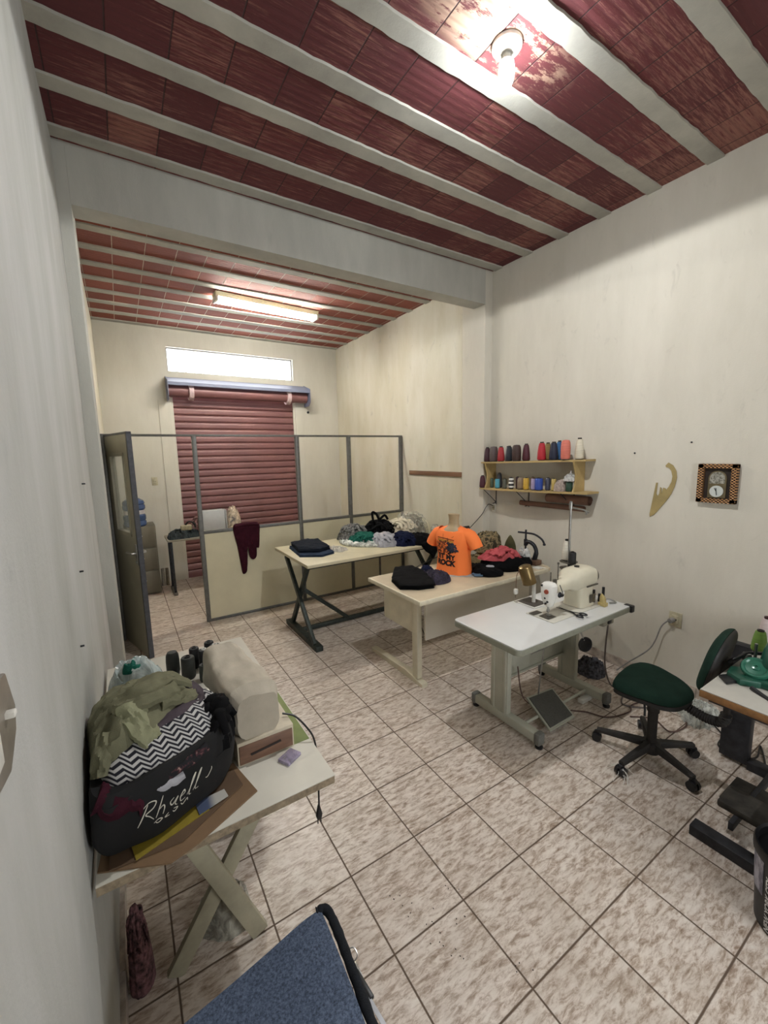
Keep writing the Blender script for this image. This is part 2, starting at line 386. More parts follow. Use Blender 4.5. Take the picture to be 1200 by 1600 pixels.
for x0, x1 in ((.53, .69), (2.53, 2.67)):
    b = BM(); bx(b, x0, x1, YW-.012, YW+.01, 0, 2.62, .003); struct('trim_4' if x0 < 1 else 'trim_5', b, M_WB, label='flat plaster strip %s the roller shutter' % ('left of' if x0 < 1 else 'right of'), cat='wall trim')
M_BB = plain('marbled_skirting_tile', '#b3a79b', .4, 0, .22, 22)
b = BM(); y = -1.2
while y < YB-.01: bx(b, XR-.012, XR+.01, y, min(y+.334, YB), 0, .078, .001); y += .3362
struct('baseboard_right', b, M_BB, label='mottled tile skirting along the right wall', cat='baseboard')
b = BM(); y = -1.2
while y < YB-.01: bx(b, XL-.02, XL+.016, y, min(y+.334, YB), 0, .078, .001); y += .3362
struct('baseboard_left', b, M_BB, label='mottled tile skirting along the left wall', cat='baseboard')
# window
M_FR = plain('window_frame_iron', '#7d7a78', .5, .3)
b = BM(); x0, x1, z0, z1 = .69, 2.53, 3.018, 3.352
for q in ((x0, x1, z0, z0+.014), (x0, x1, z1-.014, z1), (x0, x0+.014, z0, z1), (x1-.014, x1, z0, z1)): bx(b, q[0], q[1], YW+.05, YW+.07, q[2], q[3])
win = struct('window_1', b, M_FR, label='barred high window above the roller shutter', cat='window')
for i in range(14):
    b = BM(); x = .69+(i+1)*1.84/15; cyl(b, (x, YW+.075, z0+.005), (x, YW+.075, z1-.005), .005, n=8); struct('window_bar', b, M_FR, win)
# roller shutter
M_SH = plain('red_painted_shutter', '#7c5453', .45, .1, .08, 3)
M_BX = plain('grey_painted_shutter_box', '#747a90', .5, 0, .06, 5)
sh = BM(); n = 26; prof = []
for i in range(n):
    za = 2.62*i/n
    for t, d in ((0, 0.004), (.06, .016), (.14, .0), (.3, -.008), (.7, -.008), (.92, -.002)): prof.append((YW+.035+d, za+t*2.62/n))
prof.append((YW+.035, 2.7)); a0 = [sh.verts.new((.67, y, z)) for y, z in prof]; a1 = [sh.verts.new((2.55, y, z)) for y, z in prof]
for i in range(len(prof)-1): sh.faces.new((a0[i], a1[i], a1[i+1], a0[i+1]))
bx(sh, .67, 2.55, YW+.03, YW+.05, 0, .09)
door = struct('door_1', sh, M_SH, label='closed red slatted roller shutter in the back wall', cat='roller shutter')
for x in (.69, 2.50):
    b = BM(); bx(b, x, x+.03, YW+.0, YW+.024, 0, 2.66, .002); struct('guide_rail', b, M_WB, door)
b = BM(); prism(b, [(YW, 2.93), (YW-.05, 2.93), (YW-.26, 2.84), (YW-.26, 2.80), (YW, 2.88)], 2.05, Matrix(((0, 0, 1, .65), (1, 0, 0, 0), (0, 1, 0, 0), (0, 0, 0, 1)))); struct('shutter_hood', b, M_BX, door)
for x in (.645, 2.70):
    b = BM(); prism(b, [(YW, 2.95), (YW-.27, 2.86), (YW-.27, 2.66), (YW-.2, 2.6), (YW, 2.6)], .008, Matrix(((0, 0, 1, x), (1, 0, 0, 0), (0, 1, 0, 0), (0, 0, 0, 1)))); struct('end_plate', b, M_BX, door)
b = BM(); cyl(b, (.66, YW-.1, 2.74), (2.69, YW-.1, 2.74), .085, n=28); struct('roll', b, M_SH, door, sm=True)
for x in (.95, 2.38):
    b = BM(); cyl(b, (x-.03, YW-.1, 2.74), (x+.03, YW-.1, 2.74), .12, n=30); struct('pulley', b, plain('pink_primer', '#c9b0b0', .5), door, sm=True)

# ------------------------------------------------------------ lamps
M_WP = plain('white_plastic', '#dedcd4', .35, 0, .05); M_BP = plain('black_plastic', '#17171a', .4, 0, .2)
M_ST = plain('brushed_steel', '#a9a9a6', .3, .9, .12); M_DK = plain('dark_steel', '#33353a', .45, .6, .25)
t = thing('ceiling_bulb', 'bare glowing bulb in a white ceiling holder between two joists', 'light bulb', (1.635, 1.473, H))
b = BM(); lathe(b, [(.0, .008), (.066, .008), (.066, -.006), (.058, -.016), (.04, -.020), (.036, -.03), (.0, -.03)], 36, loc=(1.635, 1.473, H)); link('lamp_holder', b, M_WP, t)
b = BM(); lathe(b, [(.0, -.028), (.017, -.03), (.019, -.052), (.027, -.062), (.030, -.066), (.0, -.066)], 28, loc=(1.635, 1.473, H)); link('bulb_neck', b, M_WP, t)
b = BM(); lathe(b, [(.030, -.066), (.033, -.085), (.034, -.11), (.031, -.135), (.022, -.155), (.011, -.165), (0, -.168)], 28, loc=(1.635, 1.473, H)); link('bulb_globe', b, emit('glowing_bulb', (.93, .97, 1.), BULB), t)
sl = bpy.data.lights.new('led_beam', 'SPOT'); sb_ = bpy.data.objects.new('led_beam', sl); C.objects.link(sb_)   # the lamp's downward flood, cut off by its own collar
sl.energy = SPOT; sl.color = (.98, .985, .985); sl.spot_size = math.radians(172); sl.spot_blend = .06; sl.shadow_soft_size = .03; sb_.location = (1.635, 1.473, H-.178)
t = thing('fluorescent_fixture', 'long fluorescent batten lamp under the far ceiling', 'ceiling light', (1.66, 5.08, H))
M_FX = plain('cream_fixture_metal', '#cfccae', .45, 0, .05)
mr = Matrix.Translation((1.66, 5.08, 0)) @ Matrix.Rotation(math.radians(4.), 4, 'Z')
b = BM(); prism(b, [(-.075, H-.004), (-.055, H-.05), (.055, H-.05), (.075, H-.004)], 1.24, mr @ Matrix(((0, 0, 1, -.62), (1, 0, 0, 0), (0, 1, 0, 0), (0, 0, 0, 1)))); link('fixture_body', b, M_FX, t)
for s in (-1, 1):
    b = BM(); bx(b, s*.605-.012, s*.605+.012, -.07, .08, H-.1, H-.045, .004, mr); link('lamp_socket', b, M_WP, t)
for dy in (-.03, .045):
    b = BM(); cyl(b, mr @ Vector((-.593, dy, H-.078)), mr @ Vector((.593, dy, H-.078)), .018, n=20); link('fluorescent_tube', b, emit('glowing_tube', (1., .975, .91), TUBE), t)

# ------------------------------------------------------------ office partition and its door
M_PF = plain('grey_partition_profile', '#6f6f6b', .45, .5, .1); M_PP = plain('beige_partition_panel', '#d3ccae', .6, 0, .04, 3)
YP = 4.76
t = thing('office_partition', 'low beige office partition in a grey metal frame with open upper bays', 'partition', (2.0, YP, 0))
posts = [.675, 1.80, 2.49, 3.30]
b = BM()
for x in posts:
    b = BM(); bx(b, x-.022, x+.022, YP-.022, YP+.022, 0, 2.03, .003); link('post', b, M_PF, t)
b = BM(); bx(b, -.13, 3.319, YP-.018, YP+.018, 2.022, 2.045, .002); link('top_rail', b, M_PF, t)
b = BM(); bx(b, .697, 3.28, YP-.02, YP+.02, .985, 1.018, .002); link('middle_rail', b, M_PF, t)
b = BM(); bx(b, .697, 3.28, YP-.02, YP+.02, 0, .03, .002); link('bottom_rail', b, M_PF, t)
for a, c in ((.697, 1.778), (1.822, 2.468), (2.512, 2.9), (2.925, 3.28)):
    b = BM(); bx(b, a, c, YP-.012, YP+.012, .03, .985); link('panel', b, M_PP, t)
b = BM(); bx(b, 2.9, 2.925, YP-.018, YP+.018, .03, .985); link('mullion', b, M_PF, t)
b = BM(); bx(b, -.139, -.105, YP-.03, YP+.03, 0, 2.045, .003); link('door_jamb', b, M_PF, t)
# door leaf swung open towards the viewer
HX, HY, EX, EY = -.095, 4.77, .085, 4.13
dv = Vector((EX-HX, EY-HY, 0)); LW = dv.length; dv.normalize(); nv = Vector((-dv.y, dv.x, 0))
MD = Matrix((( dv.x, nv.x, 0, HX), (dv.y, nv.y, 0, HY), (0, 0, 1, 0), (0, 0, 0, 1)))   # local x along the leaf
M_DG = plain('grey_door_paint', '#9c998b', .5, .2, .06, 4); M_DE = plain('dark_door_edge', '#4d4f55', .45, .3)
b = BM()
g0, g1, h0, h1 = .13, LW-.13, 1.12, 1.86
for q in ((.02, LW-.028, .012, h0), (.02, LW-.028, h1, 2.015), (.02, g0, h0, h1), (g1, LW-.028, h0, h1)): bx(b, q[0], q[1], -.016, .016, q[2], q[3], 0, MD)
d2 = struct('door_2', b, M_DG, label='narrow grey glazed door standing open at the partition', cat='door')
b = BM(); bx(b, LW-.028, LW, -.02, .02, .01, 2.03, .002, MD); bx(b, 0, .02, -.02, .02, .01, 2.03, .002, MD); bx(b, 0, LW, -.02, .02, 2.015, 2.035, .002, MD); struct('edge_profile', b, M_DE, d2)
b = BM()
for q in ((g0, g0+.03, h0, h1), (g1-.03, g1, h0, h1), (g0, g1, h0, h0+.03), (g0, g1, h1-.03, h1)): bx(b, q[0], q[1], -.024, .024, q[2], q[3], .004, MD)
struct('glazing_bead', b, M_DG, d2)
kg = N('door_glass'); kg.col(srgb('#cfd6d2')); kg.rough(.05); kg.b.inputs['Alpha'].default_value = .28
b = BM(); bx(b, g0+.03, g1-.03, -.003, .003, h0+.03, h1-.03, 0, MD); struct('pane', b, kg.m, d2)
b = BM(); xh = LW-.06
for s in (-1, 1):
    bx(b, xh-.02, xh+.02, s*.018-.004, s*.018+.004, .87, 1.06, .003, MD)
    tube(b, [MD @ Vector(p) for p in ((xh, s*.02, .98), (xh, s*.055, .98), (xh-.03, s*.062, .98), (xh-.12, s*.062, .978))], .009, 10)
    cyl(b, MD @ Vector((xh, s*.02, .9)), MD @ Vector((xh, s*.03, .9)), .014)
struct('handle', b, M_ST, d2, sm=True)

# ------------------------------------------------------------ maroon trousers over the partition rail
M_MA = cloth('maroon_knit', '#3a1420')
b = BM()
MV = Matrix(((1, 0, 0, 0), (0, 0, -1, YP-.021), (0, 1, 0, 0), (0, 0, 0, 1)))
blob(b, [(1.0, 1.04), (1.13, 1.06), (1.28, 1.05), (1.285, .9), (1.27, .76), (1.245, .77), (1.235, .66), (1.19, .63), (1.155, .68), (1.15, .8), (1.14, .86), (1.12, .8), (1.12, .62), (1.115, .5), (1.07, .48), (1.055, .58), (1.03, .8)], 0, .03, 3, .012, 10, mat=MV, rings=14)
tube(b, smooth([(1.02, YP-.03, 1.03), (1.1, YP-.03, 1.045), (1.2, YP-.03, 1.045), (1.275, YP-.03, 1.03)], 4), .022, 10, flat=1)
blob(b, [(1.02, 1.04), (1.27, 1.04), (1.26, .86), (1.04, .84)], 0, .02, 9, .01, 10, mat=Matrix(((1, 0, 0, 0), (0, 0, 1, YP+.021), (0, 1, 0, 0), (0, 0, 0, 1))), rings=8)
bx(b, 1.02, 1.27, YP-.03, YP+.03, 1.019, 1.045, .008)
single('hanging_trousers', b, M_MA, 'dark maroon knit trousers draped over the partition rail', 'clothing')

# ------------------------------------------------------------ things beyond the partition
M_CB = plain('grey_metal_cabinet', '#6b6658', .5, .3, .06, 6)
t = thing('filing_cabinet', 'grey metal cabinet carrying the blue water jug behind the open door', 'cabinet', (.09, 6.37, 0))
b = BM(); bx(b, -.135, .32, 6.18, 6.6, .02, .93, .006); link('body', b, M_CB, t)
for i in range(3):
    b = BM(); bx(b, -.12, .305, 6.165, 6.182, .05+i*.3, .33+i*.3, .004); dr = link('drawer', b, M_CB, t)
    b = BM(); bx(b, .02, .16, 6.145, 6.165, .2+i*.3, .215+i*.3, .003); link('drawer_pull', b, M_ST, dr)
t = thing('water_jug', 'large ribbed blue water jug on the grey cabinet', 'water jug', (.10, 6.3, .93))
kj = N('blue_jug_plastic'); kj.col(srgb('#44597f')); kj.rough(.2); kj.b.inputs['Alpha'].default_value = .9
b = BM(); lathe(b, [(.0, .0), (.12, .0), (.132, .015), (.132, .06), (.122, .075), (.132, .09), (.132, .14), (.12, .155), (.12, .215), (.132, .23), (.132, .27), (.122, .285), (.13, .3), (.118, .335), (.07, .365), (.032, .375), (.03, .41), (0, .41)], 36, loc=(.10, 6.3, .93)); link('jug_body', b, kj.m, t)
b = BM(); lathe(b, [(.121, .16), (.1215, .212)], 36, loc=(.10, 6.3, .93)); link('label_band', b, plain('white_label', '#c9c4c2', .6), t)
b = BM(); lathe(b, [(.034, .38), (.034, .415), (0, .418)], 20, loc=(.10, 6.3, .93)); link('cap', b, M_WP, t)
t = thing('side_table', 'small grey topped table with a thin dark leg near the shutter', 'table', (.9, 6.1, 0))
b = BM(); bx(b, .425, 1.38, 5.92, 6.38, .725, .75, .004); link('tabletop', b, plain('grey_laminate', '#8f8a7c', .45, 0, .04), t)
for x, y in ((.47, 5.98), (1.33, 5.98), (.47, 6.32), (1.33, 6.32)):
    b = BM(); bx(b, x-.014, x+.014, y-.014, y+.014, .02, .725, .002); link('leg', b, M_DK, t)
for x in (.47, 1.33):
    b = BM(); bx(b, x-.025, x+.025, 5.93, 6.36, 0, .035, .008); link('foot', b, plain('grey_foot', '#6a6660', .5), t)
b = BM(); heap(b, [(.45, 5.96), (.62, 5.94), (.80, 5.98), (.82, 6.15), (.62, 6.2), (.46, 6.16)], .75, .13, 5, .035, 12, n=8, r=.022); single('dark_cloth_bundle', b, cloth('slate_cloth', '#3b4244'), 'slate grey bundle of cloth on the small far table', 'clothing')
t = thing('power_adapter', 'beige plastic tool with black handle on the slate cloth bundle', 'tool', (.66, 6.02, .86))
b = BM(); bx(b, .60, .74, 5.98, 6.06, .845, .92, .02, seg=3); link('body', b, plain('beige_plastic', '#b5ab8c', .5), t)
b = BM(); tube(b, smooth([(.66, 5.97, .93), (.7, 5.95, .97), (.76, 5.96, .94), (.78, 5.97, .88)], 5), .012, 8); link('handle', b, M_BP, t)
b = BM(); heap(b, [(.74, 6.2), (.86, 6.14), (1.0, 6.16), (1.02, 6.32), (.86, 6.36), (.74, 6.3)], .75, .27, 8, .03, 14, n=8, r=.022); single('patterned_cloth', b, plain('red_white_print', '#94706c', .9, 0, .4, 40), 'red and white patterned cloth heap behind the white box', 'clothing')
t = thing('plastic_box', 'square pale grey box on the far table behind the partition', 'box', (1.0, 6.0, .75))
b = BM(); bx(b, .86, 1.16, 5.95, 6.1, .751, 1.09, .012); link('body', b, plain('pale_grey_plastic', '#b9bcbd', .4, 0, .04), t)
b = BM(); bx(b, 1.163, 1.185, 5.95, 6.1, .751, 1.085, .006); link('lid', b, plain('pale_grey_lid', '#a5a8a8', .4), t)
b = BM(); blob(b, [(1.19, 6.0), (1.3, 5.96), (1.40, 6.05), (1.38, 6.2), (1.22, 6.22)], .75, .36, 12, .02, 12, dome=2.2); single('plastic_bag', b, clear('creamy_bag_film', '#c7b8a2', .6, .3), 'translucent cream plastic bag standing beside the pale grey box', 'bag')
b = BM(); heap(b, [(1.21, 6.02), (1.3, 5.98), (1.37, 6.06), (1.35, 6.17), (1.24, 6.19)], .752, .1, 2, .02, 15, n=8, r=.022); single('printed_fabric', b, plain('white_grey_print', '#bdb6a8', .9, 0, .45, 50), 'white and grey print cloth in the bottom of the cream bag', 'clothing')
b = BM(); heap(b, [(1.21, 6.04), (1.3, 6.0), (1.37, 6.08), (1.34, 6.17), (1.24, 6.17)], .88, .1, 22, .015, 12, n=8, r=.022); single('blue_cloth', b, cloth('steel_blue_cloth', '#414d63'), 'steel blue cloth at the top of the cream bag', 'clothing')
t = thing('paper_roll', 'pair of pale upright rolls on the floor beside the far cabinet', 'roll', (.40, 6.6, 0))
for x in (.375, .43):
    b = BM(); lathe(b, [(0, 0), (.022, 0), (.022, .25), (.012, .25), (.012, .24), (0, .24)], 20, loc=(x, 6.55, 0)); link('roll', b, plain('pale_roll', '#9a9484', .6), t)
def plate(name, lab, cat, cx, y, cz, w=.075, h=.115, ax='y', s=-1, socket=True, grp=None):
    """wall plate; ax = axis of the wall normal, s = direction it faces"""
    t = thing(name, lab, cat, (cx, y, cz) if ax == 'y' else (y, cx, cz), group=grp)
    def q(b, a0, a1, d0, d1, z0, z1, bv):
        d0, d1 = sorted((d0*s, d1*s))
        if ax == 'y': bx(b, cx+a0, cx+a1, y+d0, y+d1, cz+z0, cz+z1, bv)
        else: bx(b, y+d0, y+d1, cx+a0, cx+a1, cz+z0, cz+z1, bv)
    b = BM(); q(b, -w/2, w/2, 0, .008, -h/2, h/2, .003); link('plate', b, M_WP if 'cream' not in lab else plain('cream_plastic', '#b9b196', .45), t)
    b = BM(); q(b, -w*.26, w*.26, .006, .014, -h*.28, h*.28, .003); f = link('socket_insert', b, plain('cream_plastic', '#b9b196', .45), t)
    b = BM(); q(b, -.012, -.006, .0125, .0155, -.006, .006, 0); q(b, .006, .012, .0125, .0155, -.006, .006, 0); link('contact_hole', b, M_BP, f)
    return t
plate('wall_socket', 'small cream wall socket left of the roller shutter', 'wall socket', .397, YW, 1.486)
b = BM(); bx(b, 1.0, 1.29, 6.38, 6.66, 0, .3, .01); single('cardboard_crate', b, plain('dark_brown_box', '#3a2622', .7), 'dark brown box on the floor under the far table', 'box')

# ------------------------------------------------------------ cutting table with X legs
M_OW = plain('aged_cream_laminate', '#c9c0a2', .4, 0, .07, 4); M_IR = plain('dark_green_iron', '#39403c', .5, .4, .2)
ZT = .82
t = thing('cutting_table', 'long cream topped work table on dark iron X shaped legs', 'table', (2.25, 3.88, 0))
b = BM(); bx(b, 1.335, 3.16, 3.42, 4.36, ZT-.03, ZT, .003); link('tabletop', b, M_OW, t)
b = BM(); bx(b, 1.37, 3.12, 3.46, 4.32, ZT-.05, ZT-.031); link('under_frame', b, M_DK, t)
for x in (1.40, 3.0):
    for y0, y1 in ((3.45, 4.12), (4.12, 3.62)):
        b = BM(); p0 = Vector((x+(.02 if y0 > y1 else -.02), y0, .05)); p1 = Vector((p0.x, y1, ZT-.05)); d = p1-p0
        mm = frame_to(d).to_4x4(); mm.translation = p0; bx(b, -.016, .016, -.024, .024, 0, d.length, .002, mm); link('leg', b, M_IR, t)
    b = BM(); bx(b, x-.035, x+.035, 3.38, 4.2, 0, .05, .003); link('foot', b, M_IR, t)
b = BM(); bx(b, 1.43, 2.97, 3.86, 3.90, .01, .05, .003); link('floor_brace', b, M_IR, t)
b = BM(); p0 = Vector((1.43, 3.87, .48)); p1 = Vector((1.95, 3.87, .04)); d = p1-p0; mm = frame_to(d).to_4x4(); mm.translation = p0; bx(b, -.02, .02, -.02, .02, 0, d.length, .002, mm); link('diagonal_brace', b, M_IR, t)

def fold_cloth(name, outline, z, h, seed, m, label, cat='clothing', amp=.008, fs=8, layers=1, group=None, **kw):
    b = BM()
    for i in range(layers):
        cxy = (sum(p[0] for p in outline)/len(outline), sum(p[1] for p in outline)/len(outline)); s = 1-.035*i
        blob(b, [(cxy[0]+(p[0]-cxy[0])*s, cxy[1]+(p[1]-cxy[1])*s) for p in outline], z+h*i/layers, h/layers*1.02, seed+i, amp*.6, fs, dome=16, **kw)
    return single(name, b, m, label, cat, group)
M_DN = cloth('dark_denim', '#161c27', .2); M_DB = cloth('blue_denim', '#2c384c', .2); M_BK = cloth('black_cotton', '#0c0c0e', .3); M_NV = cloth('navy_cotton', '#141b36', .25)
def folded(b, poly, z, seed, layers=3, t=.011, amp=.004):
    cx = sum(p[0] for p in poly)/len(poly); cy = sum(p[1] for p in poly)/len(poly); R = random.Random(seed)
    for i in range(layers):
        dx, dy, a = R.uniform(-.006, .006), R.uniform(-.006, .006), R.uniform(-.02, .02); q = [(cx+(x-cx)*math.cos(a)-(y-cy)*math.sin(a)+dx, cy+(x-cx)*math.sin(a)+(y-cy)*math.cos(a)+dy) for x, y in poly]
        blob(b, q, z+i*t, t*1.1, seed+i, amp, 7, dome=14, rings=20, sharp=True, bulge=.01, jit=.012)
b = BM(); folded(b, [(1.40, 3.76), (1.58, 3.64), (1.74, 3.70), (1.79, 4.22), (1.66, 4.30), (1.45, 4.22)], ZT, 3, 2, .014); single('folded_jeans', b, M_DB, 'faded blue jeans folded at the near left end of the cutting table', 'clothing')
b = BM(); folded(b, [(1.415, 3.84), (1.58, 3.72), (1.73, 3.78), (1.78, 4.20), (1.66, 4.28), (1.47, 4.22)], ZT+.029, 6, 3, .014, .006); single('folded_jeans', b, M_DN, 'dark navy jeans folded on top of the faded blue ones', 'clothing')
M_PA = plain('white_tissue', '#cfc9bd', .8, 0, .12, 40)
b = BM(); blob(b, [(1.74, 3.84), (1.80, 3.72), (1.9, 3.74), (1.88, 3.86), (1.79, 3.92)], ZT, .03, 5, .02, 30, jit=.3); single('crumpled_paper', b, M_PA, 'crumpled white paper scraps beside the folded jeans', 'paper')
# heap on the cutting table
M_TL = cloth('teal_cotton', '#1f5d50'); M_LG = cloth('pale_grey_cotton', '#a9a9ae', .12); M_BW = plain('black_white_print', '#6b6b68', .9, 0, .8, 55); M_WH = cloth('off_white_cotton', '#cfc6b0', .1); M_GT = cloth('khaki_grey_cotton', '#6b6757', .3)
b = BM(); blob(b, [(1.99, 3.92), (2.1, 3.76), (2.25, 3.68), (2.38, 3.78), (2.36, 4.0), (2.28, 4.2), (2.1, 4.22), (2.0, 4.1)], ZT, .055, 31, .015, 14, dome=5, bulge=.08); single('plastic_bag', b, clear('white_bag_film', '#cfd3cb', .55, .25), 'open white plastic bag holding the green cloth on the cutting table', 'bag')
b = BM(); heap(b, [(2.05, 3.894), (2.221, 3.772), (2.367, 3.845), (2.343, 4.04), (2.099, 4.089)], ZT+.03, .10, 33, .025, 14, n=13, r=.026); single('green_garment', b, M_TL, 'teal green garment in the white plastic bag', 'clothing')
b = BM(); heap(b, [(2.029, 4.032), (2.151, 3.947), (2.371, 3.995), (2.395, 4.215), (2.2, 4.337), (2.054, 4.264)], ZT+.01, .2, 37, .03, 15, n=13, r=.026); single('printed_garment', b, M_BW, 'black and white printed garment at the back of the plastic bag', 'clothing')
b = BM(); heap(b, [(2.238, 3.946), (2.385, 3.824), (2.58, 3.848), (2.702, 4.044), (2.58, 4.239), (2.336, 4.239)], ZT+.005, .24, 41, .035, 12, n=13, r=.026); tube(b, smooth([(2.4, 4.04, 1.04), (2.38, 4.02, 1.14), (2.42, 4.0, 1.12), (2.46, 4.0, 1.06), (2.52, 3.98, 1.1), (2.56, 3.98, 1.05)], 5), .014, 8); single('black_lace_garment', b, M_BK, 'black garment heap with looped straps on the cutting table', 'clothing')
b = BM(); heap(b, [(2.211, 3.685), (2.357, 3.587), (2.455, 3.636), (2.528, 3.831), (2.43, 3.977), (2.259, 3.904)], ZT, .13, 43, .03, 13, n=13, r=.026); single('grey_garment', b, M_LG, 'pale lilac grey garment at the front of the heap', 'clothing')
b = BM(); heap(b, [(2.539, 3.882), (2.637, 3.736), (2.881, 3.809), (3.003, 4.004), (2.905, 4.2), (2.637, 4.248)], ZT, .24, 47, .03, 10, n=13, r=.026); single('white_garment', b, M_WH, 'cream white garment heap behind the navy cloth', 'clothing')
b = BM(); heap(b, [(2.705, 3.904), (2.876, 3.782), (3.046, 3.904), (3.046, 4.148), (2.827, 4.221)], ZT+.02, .25, 49, .035, 12, n=13, r=.026); single('khaki_garment', b, M_GT, 'khaki grey garment bundle at the right of the heap', 'clothing')
b = BM(); blob(b, [(2.72, 3.8), (2.86, 3.72), (3.04, 3.82), (3.06, 4.12), (2.84, 4.22), (2.72, 4.1)], ZT, .285, 51, .02, 9, dome=3); single('clear_plastic_bag', b, clear('clear_film', '#d8d5c6', .22, .08), 'clear plastic bag around the khaki garment bundle', 'bag')
b = BM(); heap(b, [(2.388, 3.608), (2.559, 3.486), (2.681, 3.535), (2.73, 3.755), (2.584, 3.852), (2.437, 3.803)], ZT, .13, 53, .025, 11, n=13, r=.026); single('navy_garment', b, M_NV, 'navy blue garment at the front edge of the cutting table', 'clothing')
b = BM(); blob(b, [(2.58, 3.56), (2.64, 3.43), (2.8, 3.42), (2.84, 3.6), (2.78, 3.72), (2.62, 3.72)], ZT, .1, 57, .025, 11)
blob(b, [(2.62, .86), (2.84, .87), (2.86, .80), (2.80, .70), (2.76, .66), (2.74, .71), (2.66, .77)], 0, .03, 5, .01, 12, mat=Matrix(((1, 0, 0, 0), (0, 0, -1, 3.415), (0, 1, 0, 0), (0, 0, 0, 1)))); single('black_garment', b, M_BK, 'black garment hanging over the front edge of the cutting table', 'clothing')
t = thing('clear_jar', 'clear glass jar of trimmings behind the orange shirt', 'jar', (3.04, 3.72, ZT))
b = BM(); lathe(b, [(0, 0), (.045, 0), (.05, .02), (.05, .12), (.035, .14), (.035, .155), (.03, .155), (.03, .14), (.045, .118), (.045, .02), (0, .01)], 24, loc=(3.02, 3.68, ZT)); link('glass', b, clear('jar_glass', '#cfc9ba', .4, .05), t)
b = BM(); blob(b, [(2.99, 3.65), (3.05, 3.65), (3.05, 3.71), (2.99, 3.71)], ZT+.012, .06, 9, .01, 40); link('trimmings', b, plain('brown_red_trim', '#6b4a3a', .8, 0, .5, 90), t)
b = BM(); blob(b, [(2.96, 4.05), (3.02, 3.96), (3.14, 3.9), (3.16, 4.1), (3.14, 4.3), (3.0, 4.34)], ZT, .21, 61, .006, 5, dome=2.4); single('batting_roll', b, cloth('white_batting', '#cfc8ab', .06), 'rounded white batting roll at the right end of the cutting table', 'roll')
b = BM(); bx(b, 3.302, 3.319, 3.545, 4.57, 1.515, 1.57, .003); single('wooden_rail', b, plain('brown_wood', '#7a5840', .6, 0, .25, 6, 0, 200, (1, .15, 1)), 'long brown wooden batten fixed to the far right wall', 'rail')

# ------------------------------------------------------------ beige desk
M_DT = plain('beige_laminate', '#cdbda1', .4, 0, .07, 5); M_DE2 = plain('cream_desk_edging', '#dcd4bc', .5, 0, .05); M_DP = plain('pale_grey_desk_panel', '#d6cfc0', .55, 0, .03, 3); M_DL = plain('cream_desk_metal', '#d6cfb8', .45, .1, .06, 8)
ZD = .76
t = thing('office_desk', 'beige office desk with modesty panel and cream metal side frame', 'desk', (2.45, 2.6, 0))
pts = [(1.70, 2.24), (3.12, 2.235), (3.17, 2.25), (3.19, 2.3), (3.19, 2.93), (1.70, 2.945)]
b = BM(); prism(b, pts, .026, Matrix.Translation((0, 0, ZD-.027)), .002); link('desktop', b, M_DT, t)
b = BM(); bx(b, 1.69, 3.12, 2.229, 2.245, ZD-.032, ZD+.001, .004); bx(b, 1.688, 1.704, 2.23, 2.955, ZD-.032, ZD+.001, .004); bx(b, 1.7, 3.19, 2.94, 2.955, ZD-.032, ZD+.001, .004); bx(b, 3.185, 3.2, 2.29, 2.95, ZD-.032, ZD+.001, .004)
link('edge_band', b, M_DE2, t)
b = BM(); bx(b, 1.86, 3.06, 2.385, 2.403, .37, ZD-.033); link('modesty_panel', b, M_DP, t)
for x, s in ((1.835, 1), (3.04, -1)):
    b = BM(); bx(b, x-.024, x+.024, 2.43, 2.50, .045, ZD-.032, .006); link('leg', b, M_DL, t)
    b = BM(); prism(b, [(2.37, 0), (3.13, 0), (3.13, .035), (2.60, .055), (2.37, .03)], .055, Matrix(((0, 0, 1, x-.0275), (1, 0, 0, 0), (0, 1, 0, 0), (0, 0, 0, 1))), .004); link('foot', b, M_DL, t)
    b = BM(); bx(b, x-.012, x+.012, 2.5, 2.92, .40, ZD-.033, .003); sp = link('side_panel', b, M_DL, t)
    b = BM(); cyl(b, (x-.0135, 2.77, .665), (x-.0125, 2.77, .665), .016); link('cable_hole', b, M_BP, sp)
# black jeans
b = BM(); folded(b, [(1.735, 2.53), (1.79, 2.74), (1.99, 3.0), (2.14, 2.93), (2.11, 2.62), (1.975, 2.41), (1.85, 2.44)], ZD, 71, 3, .015, .006)
single('folded_jeans', b, M_BK, 'black jeans folded at the left end of the beige desk', 'clothing')
b = BM(); blob(b, [(2.0, 2.48), (2.1, 2.44), (2.2, 2.48), (2.24, 2.6), (2.16, 2.74), (2.08, 2.72), (2.04, 2.6)], ZD, .06, 75, .02, 18); single('patterned_scarf', b, plain('navy_wine_print', '#2a2336', .85, 0, .7, 45), 'navy and wine patterned cloth between the black jeans and the orange shirt', 'clothing')
b = BM(); blob(b, [(2.10, 2.70), (2.18, 2.66), (2.2, 2.76), (2.13, 2.80)], ZD, .075, 76, .01, 18); single('cloth_roll', b, M_NV, 'small navy cloth roll on the edge of the patterned cloth', 'clothing')
